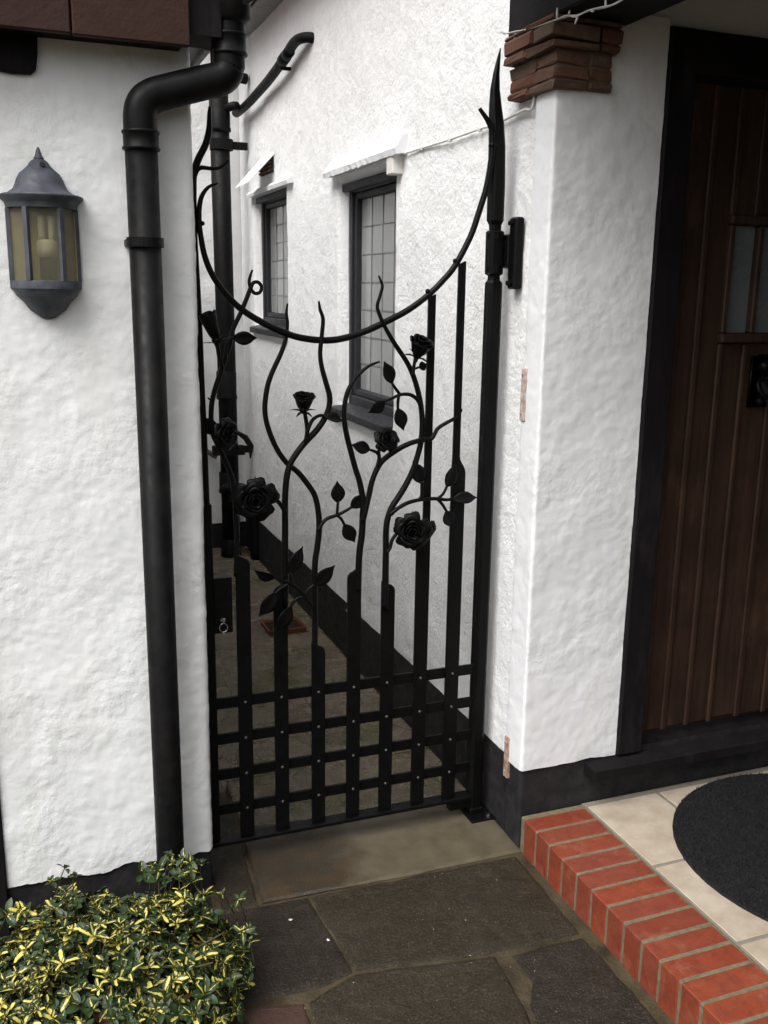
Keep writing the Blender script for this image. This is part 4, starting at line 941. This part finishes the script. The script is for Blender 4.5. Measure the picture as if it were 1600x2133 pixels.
# twigs and leaves
for tw in DATA['twigs']:
    a = MB(); put_stem(a, tw, 8); a.build('twig', M_IRON, gate, smooth=True)
LEAFP = [(0.0, .10), (.10, .45), (.22, .78), (.36, .98), (.48, 1.0), (.60, .90), (.72, .66), (.83, .36), (.92, .15), (1.0, .02)]
def iron_leaf(B, T, w, fold, curl, roll):
    B = Vector(B); T = Vector(T); ax = T - B; L = ax.length; ax.normalize()
    nrm = Vector((0, -1, 0)); side = ax.cross(nrm).normalized(); nrm = side.cross(ax).normalized() * 1
    if nrm.y > 0: nrm = -nrm
    Rm = Matrix.Rotation(roll, 3, ax); side = Rm @ side; nrm = Rm @ nrm
    V = []; F = []; cols = [-1, -.55, 0, .55, 1]; th = 0.0022
    for layer in (0, 1):
        for tt, hw in LEAFP:
            for u in cols:
                p = B + ax * (tt * L) + side * (u * hw * w * 0.5) + nrm * (-abs(u) * hw * w * 0.5 * -fold * 0.9 - curl * L * (tt - 0.45) ** 2 - (th if layer else 0) + 0.0006 * math.sin(tt * 21 + u * 5))
                V.append(p)
    nr = len(LEAFP); nc = len(cols); off = nr * nc
    for i in range(nr - 1):
        for j in range(nc - 1):
            a = i * nc + j
            F.append((a, a + 1, a + nc + 1, a + nc)); F.append((off + a, off + a + nc, off + a + nc + 1, off + a + 1))
    edge = [i * nc for i in range(nr)] + [(nr - 1) * nc + j for j in range(1, nc)] + [i * nc + nc - 1 for i in range(nr - 2, -1, -1)] + [j for j in range(nc - 2, 0, -1)]
    for i in range(len(edge)):
        a, b = edge[i], edge[(i + 1) % len(edge)]; F.append((a, b, off + b, off + a))
    mb = MB(); mb.add(V, F); return mb.build('leaf', M_IRON, gate, smooth=True)
for lf in DATA['leaves']: iron_leaf(*lf)

# roses: calyx and core with separate beaten petals
def petal_mesh(r0, r1, h, curl, alpha, seed, flare=1.6):
    V = []; F = []; nu, nv = 9, 7; rr = random.Random(seed); ph = rr.uniform(0, 6)
    for i in range(nv):
        v = i / (nv - 1)
        for j in range(nu):
            u = -1 + 2 * j / (nu - 1)
            vm = (1 - 0.30 * abs(u) ** 3 + 0.05 * math.sin(u * 5 + ph)) * v
            r = r0 + (r1 - r0) * vm ** flare + 0.02 * math.sin(u * 6 + ph) * v
            z = h * math.sin(min(vm, 1.15) * math.pi * 0.5) - curl * max(0, vm - 0.55) ** 2 * 4
            r += curl * 0.35 * max(0, vm - 0.7)
            a = alpha * u * (0.35 + 0.65 * math.sin(min(1, v * 1.4) * math.pi / 2))
            V.append((r * math.cos(a), r * math.sin(a), z))
    for i in range(nv - 1):
        for j in range(nu - 1):
            a = i * nu + j; F.append((a, a + 1, a + nu + 1, a + nu))
    mb = MB(); mb.add(V, F); return mb.mesh('petal', M_IRON, smooth=True)
PM = {'in': petal_mesh(.12, .22, .62, 0, 1.3, 1, 1.0), 'in2': petal_mesh(.22, .36, .64, .03, 1.05, 2, 1.1), 'mid': petal_mesh(.30, .58, .58, .08, .85, 3, 1.3), 'out': petal_mesh(.36, .86, .44, .16, .72, 4, 1.4), 'rim': petal_mesh(.34, 1.02, .24, .22, .66, 5, 1.3),
      'cupo': petal_mesh(.30, .78, 1.0, .08, .75, 6, .55), 'cupm': petal_mesh(.26, .58, 1.06, .05, .85, 7, .6), 'cupi': petal_mesh(.15, .34, 1.10, 0, 1.1, 8, .7),
      'budo': petal_mesh(.22, .62, 1.7, 0, 1.15, 9, .55)}
LAYERS = {'open': [('in', 2, 0.0), ('in2', 3, .4), ('mid', 4, .1), ('out', 5, .5), ('rim', 5, .2)], 'cup': [('cupi', 3, 0), ('cupm', 4, .5), ('cupo', 5, .1)], 'bud': [('cupi', 2, 0), ('budo', 3, .5)]}
def rose(P, r, d, kind):
    d = Vector(d).normalized(); rot = d.to_track_quat('Z', 'Y').to_matrix().to_4x4()
    W = Matrix.Translation(Vector(P)) @ rot @ Matrix.Scale(r, 4)
    c = MB()
    hh = {'open': .52, 'cup': .95, 'bud': 1.5}[kind]
    c.lathe([(.02, -.34), (.16, -.28), (.26, -.12), (.30, .02), (.22, .10), (.06, .12)], 0, 0, 12)
    sp = [(0.11 * (1 - k / 26) * math.cos(k * .55) , 0.11 * (1 - k / 26) * math.sin(k * .55), 0) for k in range(24)]
    V = [(x, y, 0.05) for x, y, _ in sp] + [(x, y, hh + 0.05 * math.sin(i)) for i, (x, y, _) in enumerate(sp)]
    c.add(V, [(i, i + 1, 25 - 1 + i + 1, 24 + i) for i in range(23)])
    for k in range(5):                                   # sepals
        a = k * 1.2566 + .3; ca, sa = math.cos(a), math.sin(a); L = .62 if kind == 'open' else .50
        pts = [(.20, -.16, .11), (.40, -.10, .12), (.40 + L * .5, -.02 - (0.12 if kind == 'cup' else 0), .08), (.40 + L, .02 - (.25 if kind == 'cup' else 0), .01)]
        V = []
        for q, z, w in pts: V += [(q * ca - w * sa, q * sa + w * ca, z), (q * ca, q * sa, z + .03), (q * ca + w * sa, q * sa - w * ca, z)]
        c.add(V, [(i * 3 + j, i * 3 + j + 1, i * 3 + j + 4, i * 3 + j + 3) for i in range(3) for j in range(2)])
    o = bpy.data.objects.new('rose', c.mesh('rose', M_IRON, smooth=True)); attach(o, gate, W)
    for nm, cnt, ph in LAYERS[kind]:
        for k in range(cnt):
            a = ph + 2 * math.pi * k / cnt + rnd.uniform(-.12, .12)
            tilt = Matrix.Rotation(rnd.uniform(-.06, .06), 4, 'Y')
            p = bpy.data.objects.new('petal', PM[nm]); coll.objects.link(p); p.parent = o
            p.matrix_basis = Matrix.Rotation(a, 4, 'Z') @ tilt @ Matrix.Scale(rnd.uniform(.94, 1.05), 4)
            s = p.modifiers.new('gauge', 'SOLIDIFY'); s.thickness = 0.03
for rs in DATA['roses']: rose(*rs)
# two broad petals bent away from the flower heads
def bent_petal(pts, w):
    V = []; F = []; P = [Vector(p[:3]) for p in pts]; n = len(P); ws = [.5, 1.0, .95, .25] if len(P) == 4 else [1] * n
    Q = []; wq = []
    for i in range(n - 1):
        for k in range(4):
            t = k / 4; Q.append(P[i].lerp(P[i + 1], t)); wq.append(ws[i] + (ws[i + 1] - ws[i]) * t)
    Q.append(P[-1]); wq.append(ws[-1])
    for i, p in enumerate(Q):
        d = (Q[min(i + 1, len(Q) - 1)] - Q[max(i - 1, 0)]).normalized(); s = d.cross(Vector((0, -1, 0))).normalized()
        for u in (-1, -.5, 0, .5, 1): V.append(p + s * (u * w * wq[i] * .5) + Vector((0, .25 * w * u * u, 0)))
    for i in range(len(Q) - 1):
        for j in range(4): a = i * 5 + j; F.append((a, a + 1, a + 6, a + 5))
    mb = MB(); mb.add(V, F); o = mb.build('bent_petal', M_IRON, gate, smooth=True)
    s = o.modifiers.new('gauge', 'SOLIDIFY'); s.thickness = 0.002
bent_petal(DATA['petals'][0], 0.034); bent_petal(DATA['petals'][1], 0.016)

# key ring hanging at the lock
kr = thing('key_ring', (0.494, GY - 0.012, 0.755), 'small bright steel ring with key hanging from the gate lock', 'key ring')
a = MB(); a.tube([(0.494 + 0.0115 * math.sin(t), GY - 0.012, 0.760 + 0.0125 * math.cos(t)) for t in [i * 2 * math.pi / 18 for i in range(19)]], 0.0011, n=6, sub=2, cap=False); a.build('ring', M_STEEL, kr, smooth=True)
a = MB(); a.box(0.4915, 0.4965, GY - 0.022, GY - 0.0095, 0.775, 0.790, 0.001); a.box(0.490, 0.498, GY - 0.016, GY - 0.013, 0.738, 0.750, 0.001); a.build('key', M_STEEL, kr)

# ------------------------------------------------------------------ downpipe on the wing
def downpipe():
    dp = thing('downpipe', (0.30, 2.385, 0.0), 'thick black rainwater downpipe with swan-neck, beside the lantern', 'pipe')
    P = DATA['downpipe']; y = 2.385; r = 0.0375
    a = MB(); a.tube([P[7], (0.3025, y, 0.10), (0.3025, y, 0.012)], r, n=24, smooth_path=False); a.build('pipe', M_PVC, dp, smooth=True)
    a = MB(); a.tube([(P[0][0], y, 2.40), (P[0][0], y, 2.33), P[1], (0.506, y, 2.196), (0.497, y, 2.180), (0.478, y, 2.169), (0.44, y, 2.158), (0.36, y, 2.133), (0.334, y, 2.124), (0.313, y, 2.110), (0.302, y, 2.09), (0.2992, y, 2.065), (0.2992, y, 2.03)], r + .0008, n=24, sub=5); a.build('swan_neck', M_PVC, dp, smooth=True)
    def collar(x, z0, z1, rr):
        c = MB(); c.lathe([(rr - .004, z0), (rr, z0 + .001), (rr + .003, z0 + .003), (rr + .003, z0 + .007), (rr, z0 + .010), (rr, z1 - .010), (rr + .003, z1 - .007), (rr + .003, z1 - .003), (rr, z1 - .001), (rr - .004, z1)], x, y, 28)
        c.build('collar', M_PVC, dp, smooth=True)
    collar(0.2995, 2.000, 2.046, 0.0405); collar(0.509, 2.222, 2.272, 0.0405)
    c = MB(); c.lathe([(.036, 1.785), (.0435, 1.786), (.0435, 1.8075), (.036, 1.8085)], 0.300, y, 28); c.box(.258, .342, 2.40, 2.452, 1.788, 1.806, .003); c.build('bracket', M_PVC, dp)
    c = MB(); c.cyl((0.470, y - .01, 2.20), (0.470, y - .01, 2.232), .007, 8); c.build('clip_bolt', M_PVC, dp)
    c = MB(); c.lathe([(.037, 2.29), (.05, 2.30), (.05, 2.36), (.045, 2.40)], 0.511, y, 28); c.build('gutter_outlet', M_PVC, dp, smooth=True)
downpipe()

# ------------------------------------------------------------------ wall lantern
def lantern():
    cx, cy = 0.0755, 2.4505
    ln = thing('wall_lantern', (cx, 2.45, 1.62), 'weathered grey half lantern with amber glass panes on the white wall', 'lantern')
    Z = lambda y: 2.005 - (y - 212) * .000221
    S_ = .000236
    A0, A1 = math.pi, 2 * math.pi
    def half(name, prof, n, mat, smooth=True):
        m = MB(); m.lathe([(max(r * S_, .0005), Z(y)) for r, y in prof], cx, cy, n, A0, A1); o = m.build(name, mat, ln, smooth=False)
        if smooth: smooth_by_angle(o, 35)
        return o
    half('finial', [(2, 212), (16, 222), (26, 260), (34, 300), (50, 330), (48, 344)], 14, M_LANT)
    half('hood', [(60, 344), (85, 365), (112, 410), (150, 445), (190, 480), (222, 540), (238, 590), (262, 640), (320, 685), (398, 704), (402, 716), (396, 735), (352, 775), (345, 790), (335, 835), (300, 838)], 6, M_LANT)
    h = MB(); h.cyl((cx + .006, cy - .021, Z(405)), (cx + .006, cy - .0325, Z(400)), .0055, 12); h.build('screw_hole', M_PLINTH, ln)
    half('base_band', [(300, 1566), (338, 1568), (342, 1580), (342, 1650), (330, 1662), (300, 1664)], 6, M_LANT)
    half('base_cup', [(322, 1660), (305, 1700), (285, 1730), (225, 1790), (195, 1840), (170, 1875), (118, 1915), (70, 1955), (15, 1975)], 12, M_LANT)
    rp = 0.0765
    angs = [math.pi + a for a in (R(6), R(60), R(120), R(174))]
    for a in angs:
        p = MB(); x, y = cx + rp * math.cos(a), cy + rp * math.sin(a)
        tx, ty = -math.sin(a) * .0072, math.cos(a) * .0072; nx, ny = math.cos(a) * .004, math.sin(a) * .004
        V = []
        for z in (Z(1568), Z(836)):
            V += [(x - tx - nx, y - ty - ny, z), (x + tx - nx, y + ty - ny, z), (x + tx * .7 + nx, y + ty * .7 + ny, z), (x - tx * .7 + nx, y - ty * .7 + ny, z)]
        p.add(V, [(0, 1, 5, 4), (1, 2, 6, 5), (2, 3, 7, 6), (3, 0, 4, 7)]); p.build('glazing_post', M_LANT, ln)
    for a, b in zip(angs[:-1], angs[1:]):
        p = MB(); q = rp - .0035
        xa, ya, xb, yb = cx + q * math.cos(a), cy + q * math.sin(a), cx + q * math.cos(b), cy + q * math.sin(b)
        p.add([(xa, ya, Z(1568)), (xb, yb, Z(1568)), (xb, yb, Z(836)), (xa, ya, Z(836))], [(0, 1, 2, 3)]); p.build('pane', M_LGLASS, ln)
    p = MB(); p.box(cx - .074, cx + .074, cy - .012, cy - .008, Z(1568), Z(836)); p.build('back_plate', mat_plain('lantern back plate', (0.42, 0.37, 0.22), .6), ln)
    p = MB(); bx, by = cx + .006, cy - .036
    p.lathe([(.001, Z(1330)), (.021, Z(1328)), (.023, Z(1250)), (.022, Z(1170)), (.018, Z(1150)), (.001, Z(1150))], bx, by, 16)
    for dx in (-.011, .011):
        p.tube([(bx + dx, by - .006, Z(1160)), (bx + dx, by - .006, Z(960)), (bx + dx, by + .002, Z(940)), (bx + dx, by + .008, Z(960)), (bx + dx, by + .008, Z(1160))], .0075, n=10, sub=3)
    bulb = p.build('bulb', M_BULB, ln, smooth=True)
    p = MB(); p.lathe([(.001, Z(1560)), (.019, Z(1558)), (.019, Z(1335)), (.001, Z(1332))], bx, by, 16); p.build('lamp_holder', M_PLINTH, ln, smooth=True)
lantern()

# ------------------------------------------------------------------ pipes in the passage
sp = thing('soil_pipe', (1.22, 5.97, 0), 'tall black soil pipe at the far corner of the passage', 'pipe')
SX, SY = 1.215, 5.96
a = MB(); a.tube([(SX + .01, SY, 0.0), (SX, SY, 1.5), (SX - .012, SY, 2.92)], .0575, n=20, smooth_path=False); a.build('pipe', M_SOIL, sp, smooth=True)
for z0, z1 in ((2.60, 2.72), (1.02, 1.20), (0.42, 0.56), (0.0, 0.12)):
    a = MB(); a.lathe([(.056, z0), (.066, z0 + .004), (.066, z0 + .02), (.0625, z0 + .03), (.0625, z1 - .01), (.056, z1)], SX - .012 * z0 / 2.9 + .003, SY, 20); a.build('collar', M_SOIL, sp, smooth=True)
for z in (2.53, 0.70):
    a = MB(); a.box(SX + .02, 1.372, SY - .012, SY + .012, z - .022, z + .022, .003); a.lathe([(.056, z - .03), (.070, z - .03), (.070, z + .03), (.056, z + .03)], SX, SY, 20)
    if z < 1: a.box(SX - .10, SX - .05, SY - .03, SY + .02, z - .03, z + .03, .004); a.box(SX + .05, SX + .10, SY - .05, SY, z - .03, z + .03, .004)
    a.build('bracket', M_SOIL, sp)
a = MB(); a.tube([(SX - .01, SY, 2.82), (SX + .03, SY - .02, 2.86), (SX + .08, SY - .04, 2.90), (SX + .15, SY - .03, 2.90)], .030, n=14, sub=5); a.build('branch', M_SOIL, sp, smooth=True)
a = MB(); a.tube([(SX - .02, SY - .05, 0.40), (SX + .09, SY - .10, 0.36), (SX + .14, SY - .11, 0.30), (SX + .15, SY - .11, 0.0)], .042, n=16, sub=5); a.tube([(SX + .02, SY - .08, .44), (SX + .13, SY - .12, .40)], .05, n=16); a.build('branch', M_SOIL, sp, smooth=True)
a = MB(); a.tube([(SX - .03, SY - .09, .47), (SX - .03, SY - .12, .47)], .036, n=14, smooth_path=False); a.build('access_cap', M_SOIL, sp, smooth=True)

wp = thing('waste_pipe', (1.33, 5.3, 2.7), 'narrow grey-black waste pipe sloping across the upper passage wall', 'pipe')
Wp = DATA['waste']
a = MB(); a.tube([(1.41, Wp[1][1] - .075, Wp[1][2] - .020), (1.372, Wp[1][1] - .055, Wp[1][2] - .008), (1.340, Wp[1][1] - .01, Wp[1][2] - .005), Wp[2], Wp[3], Wp[4], Wp[5], Wp[6], Wp[7], (1.29, 5.88, Wp[8][2] - .0), (1.24, 5.93, Wp[8][2] - .012)], .024, n=14, sub=5); a.build('pipe', M_SOIL, wp, smooth=True)
d0 = (Vector(Wp[4]) - Vector(Wp[3])).normalized()
a = MB(); c = Vector(Wp[3]); a.tube([c - d0 * .05, c + d0 * .02], .029, n=14, smooth_path=False); a.tube([c - d0 * .12, c - d0 * .06], .0275, n=14, smooth_path=False); a.build('coupling', M_SOIL, wp, smooth=True)
a = MB(); c = Vector(Wp[3]) + d0 * .03; a.box(1.32, 1.376, c.y - .01, c.y + .01, c.z - .035, c.z - .02); a.build('bracket', M_SOIL, wp)
hp = thing('condensate_pipe', (0.9, 6.1, .75), 'thin pale grey pipe low on the far wall behind the soil pipe', 'pipe')
a = MB(); a.tube([(0.72, 6.17, .93), (1.18, 6.17, .62)], .017, n=10, smooth_path=False); a.build('pipe', M_SOFFIT, hp, smooth=True)
a = MB(); a.box(1.00, 1.03, 6.15, 6.20, .70, .76); a.build('clip', M_SOIL, hp)

# cable and junction box on the passage wall
cb_ = thing('wall_cable', (1.365, 3.0, 2.19), 'thin white cable clipped along the passage wall above the gate', 'cable')
a = MB(); a.tube(DATA['cable'], .0042, n=8, sub=5); a.tube([DATA['cable'][-1], (1.3625, 2.462, 2.20), (1.3640, 2.458, 2.36)], .0035, n=8); a.build('cable', M_WHITEP, cb_, smooth=True)
a = MB(); q = DATA['cable'][0]; a.box(1.335, 1.384, q[1] - .002, q[1] + .062, 2.118, 2.195, .003); a.build('junction_box', M_WHITEP, cb_)
for i in (1, 2, 3, 5):
    q = DATA['cable'][i]; a = MB(); a.box(q[0] - .007, q[0] + .006, q[1] - .005, q[1] + .005, q[2] - .008, q[2] + .004, .0015); a.build('clip', M_WHITEP, cb_)

# string of lights along the beam
sl = thing('string_lights', (1.325, 2.3, 2.38), 'string of small clear fairy lights along the black porch beam', 'lights')
a = MB(); L_ = DATA['lights']; a.tube(L_, .0022, n=6, sub=5); a.tube([(p[0] - .003, p[1] + .008, p[2] + .003 * math.sin(i * 2.1)) for i, p in enumerate(L_)], .0018, n=6, sub=5); a.build('flex', M_LIGHTW, sl, smooth=True)
for i, dv in ((0, (-.01, .02, .008)), (1, (0, .01, -.022)), (3, (0, 0, .028)), (4, (-.008, -.016, .006)), (5, (-.006, .004, -.02)), (6, (-.004, -.02, -.008)), (7, (0, .002, .018))):
    p = Vector(L_[i]); a = MB(); a.tube([p, p + Vector(dv) * .4, p + Vector(dv)], [.002, .0032, .0022], n=8, smooth_path=False); a.build('bulb', M_LIGHTW, sl, smooth=True)

# rusty leftovers of the old gate on the pier
for z0, z1, ya, lab, rm in ((1.333, 1.485, 2.437, 'rusty narrow iron strip set upright in the white pier', M_RUST2), (0.20, 0.338, 2.436, 'rusty iron strip at the plinth foot of the pier', M_RUST)):
    pl_ = thing('rusty_plate', (1.36, ya, z0), lab, 'iron plate', 'old hinge strips on the pier')
    a = MB(); x0 = 1.3555; a.box(x0, x0 + .012, ya - .016, ya + .010, z0, z1, .0015); a.build('plate', rm, pl_)
    for z in (z0 + .02, z1 - .02): a = MB(); a.cyl((x0 + .001, ya, z), (x0 - .003, ya, z), .0045, 8); a.build('screw', M_RUST, pl_)

# clay trough in the passage
tr = thing('clay_tray', (1.16, 4.45, 0), 'shallow orange clay tray on the passage floor behind the gate', 'tray')
a = MB()
def frustum(m, x0, x1, y0, y1, z0, z1, ins):
    o = [(x0 + ins, y0 + ins, z0), (x1 - ins, y0 + ins, z0), (x1 - ins, y1 - ins, z0), (x0 + ins, y1 - ins, z0), (x0, y0, z1), (x1, y0, z1), (x1, y1, z1), (x0, y1, z1)]
    w = .008
    o += [(x0 + w, y0 + w, z1), (x1 - w, y0 + w, z1), (x1 - w, y1 - w, z1), (x0 + w, y1 - w, z1), (x0 + ins + w, y0 + ins + w, z1 - .02), (x1 - ins - w, y0 + ins + w, z1 - .02), (x1 - ins - w, y1 - ins - w, z1 - .02), (x0 + ins + w, y1 - ins - w, z1 - .02)]
    F = [(3, 2, 1, 0)] + [(i, (i + 1) % 4, 4 + (i + 1) % 4, 4 + i) for i in range(4)] + [(4 + i, 4 + (i + 1) % 4, 8 + (i + 1) % 4, 8 + i) for i in range(4)] + [(8 + i, 8 + (i + 1) % 4, 12 + (i + 1) % 4, 12 + i) for i in range(4)]
    m.add(o, F)
frustum(a, 1.085, 1.285, 4.42, 4.60, 0.002, .028, .006); a.build('body', M_TERRA2, tr)
a = MB(); a.box(1.10, 1.27, 4.435, 4.585, .004, .016); a.build('soil', M_SOILM, tr)

# ------------------------------------------------------------------ variegated shrub in a clay pot
PX, PY = 0.17, 1.985
pot = thing('flower_pot', (PX, PY, 0), 'round terracotta pot half hidden under the variegated shrub', 'flower pot')
a = MB(); a.lathe([(.001, .003), (.095, .003), (.125, .10), (.128, .105), (.142, .106), (.146, .135), (.142, .142), (.130, .142), (.126, .115)], PX, PY, 32); a.build('body', M_TERRA, pot, smooth=False); smooth_by_angle(pot.children[0], 35)
a = MB(); a.lathe([(.127, .118), (.06, .124), (.001, .126)], PX, PY, 24); a.build('soil', M_SOILM, pot, smooth=True)
pot2 = thing('clay_pot', (-0.17, 2.02, 0), 'brown clay pot under the left side of the shrub', 'flower pot')
a = MB(); a.lathe([(.001, .003), (.075, .003), (.10, .09), (.112, .092), (.115, .120), (.104, .122), (.10, .10), (.001, .10)], -0.17, 2.0, 28); a.build('body', M_TERRA, pot2); smooth_by_angle(pot2.children[0], 35)

def shrub():
    r3 = random.Random(11)
    sh = thing('variegated_shrub', (PX, PY, .12), 'low bushy shrub with dark green leaves splashed yellow, front left', 'shrub')
    prof = [(0, .06), (.14, .40), (.30, .78), (.46, .98), (.60, 1.0), (.76, .84), (.90, .46), (1.0, .06)]
    cols = [-1, -.5, 0, .5, 1]
    def leaf_geo(M4, L, w, fold, droop):
        V = []; UV = []
        for tt, hw in prof:
            for u in cols:
                V.append(M4 @ Vector((u * hw * w * .5, tt * L, abs(u) * hw * w * .5 * fold - droop * L * tt * tt)))
                UV.append((.5 + u * .5 * hw, tt))
        F = []
        for i in range(len(prof) - 1):
            for j in range(4): a = i * 5 + j; F.append((a, a + 1, a + 6, a + 5))
        return V, F, UV
    def finish(name, V, F, UV, RN, parent, me_only=False):
        me = bpy.data.meshes.new(name); me.from_pydata(V, [], F); me.materials.append(M_LEAF)
        uvl = me.uv_layers.new(name='UVMap'); vi = [0] * len(me.loops); me.loops.foreach_get('vertex_index', vi)
        flat = []
        for i in vi: flat += UV[i]
        uvl.data.foreach_set('uv', flat)
        at = me.attributes.new('rnd', 'FLOAT', 'POINT'); at.data.foreach_set('value', RN)
        me.polygons.foreach_set('use_smooth', [True] * len(F)); me.update()
        if me_only: return me
        o = bpy.data.objects.new(name, me); return attach(o, parent)
    # lumpy dome
    cx, cy, cz = 0.085, 2.02, 0.055
    def surf(az, el):
        d = Vector((math.cos(el) * math.cos(az), math.cos(el) * math.sin(az), math.sin(el)))
        k = 1 + .20 * NZ.noise(d * 2.3 + Vector((3, 1, 8))) + .10 * NZ.noise(d * 5.5)
        return Vector((cx + .325 * d.x * k, cy + .285 * d.y * k, cz + .225 * d.z * k)), Vector((d.x / .345, d.y / .285, d.z / .225)).normalized()
    rosettes = []
    tries = 0
    while len(rosettes) < 2300 and tries < 50000:
        tries += 1
        az = r3.uniform(0, 2 * math.pi); el = math.asin(r3.uniform(-.35, 1))
        p, n = surf(az, el)
        depth = r3.random() ** 1.6 * .10
        p = p - n * depth
        if p.y > 2.415 or p.z < 0.03: continue
        n = (n + Vector((r3.gauss(0, .35), r3.gauss(0, .35), r3.gauss(.35, .3)))).normalized()
        rosettes.append((p, n, depth))
    # a few long shoots that break the outline
    for (x, y, z) in ((.31, 2.16, .295), (.33, 2.14, .275), (.29, 2.15, .27), (.02, 2.2, .295), (.41, 2.10, .20), (.43, 2.03, .15), (-.06, 2.15, .25), (.42, 1.98, .08), (.22, 2.18, .27), (.44, 2.06, .11), (.39, 1.92, .05), (.28, 2.2, .28), (.30, 2.2, .26), (.31, 2.13, .25), (.25, 2.15, .25), (.34, 2.12, .22), (.28, 2.12, .235), (.32, 2.18, .24), (-.2, 2.02, .2), (-.17, 2.1, .22), (-.12, 2.17, .235)):
        for k in range(3):
            rosettes.append((Vector((x + r3.gauss(0, .012), y + r3.gauss(0, .012), z + r3.gauss(0, .010))), Vector((r3.gauss(0, .4), r3.gauss(-.2, .4), 1)).normalized(), 0))
    V = []; F = []; UV = []; RN = []
    protos = []
    for k in range(8):
        v, f, uv = leaf_geo(Matrix.Identity(4), 1.0, .44 + .025 * k, .35, .12 + .03 * (k % 3)); protos.append(finish('leaf', v, f, uv, [(k + .5) / 8 * .75] * len(v), None, True))
    cam = Vector((0, 0, 1.69)); front = []
    stems = MB()
    for (p, n, dep) in rosettes:
        cnt = r3.randint(6, 9); tw = r3.uniform(0, 6.28)
        base = n.to_track_quat('Z', 'Y').to_matrix().to_4x4()
        size = r3.choice([r3.uniform(.5, .85), r3.uniform(.7, 1.2)]); yb = r3.random()
        stems.tube([p - n * .06 + Vector((0, 0, -.02)), p - n * .02, p + n * .004], [.0016, .0014, .001], n=5, sub=2)
        for k in range(cnt):
            inner = k >= cnt - 3
            a = tw + k * 2.4; tilt = r3.uniform(.15, .6) if not inner else r3.uniform(.8, 1.25)
            L = (r3.uniform(.020, .036) if not inner else r3.uniform(.011, .02)) * size
            Mx = Matrix.Translation(p) @ base @ Matrix.Rotation(a, 4, 'Z') @ Matrix.Rotation(tilt, 4, 'X') @ Matrix.Rotation(r3.uniform(-.4, .4), 4, 'Y')
            rn = min(1, max(0, yb * .45 + r3.random() * .55))
            vis = (cam - p).normalized().dot(n)
            if dep < .012 and not inner and L > .023 and len(front) < 280 and vis > .25:
                front.append((Mx @ Matrix.Scale(L, 4), int(rn * 7.99)))
            else:
                v, f, uv = leaf_geo(Mx, L, L * r3.uniform(.42, .62), r3.uniform(.1, .6), r3.uniform(0, .4))
                b = len(V); V += v; F += [tuple(b + i for i in q) for q in f]; UV += uv; RN += [rn] * len(v)
    o = finish('foliage', V, F, UV, RN, sh); o['kind'] = 'stuff'
    for Mx, k in front:
        lf = bpy.data.objects.new('leaf', protos[k]); attach(lf, sh, Mx)
    for k in range(9):
        a = k * .7; stems.tube([(PX + .03 * math.cos(a), PY + .03 * math.sin(a), .12), (PX + .10 * math.cos(a), PY + .08 * math.sin(a), .16), (PX + .20 * math.cos(a), PY + .15 * math.sin(a), .20)], [.004, .003, .002], n=6)
    stems.build('twigs', M_STEM, sh, smooth=True)['kind'] = 'stuff'
shrub()
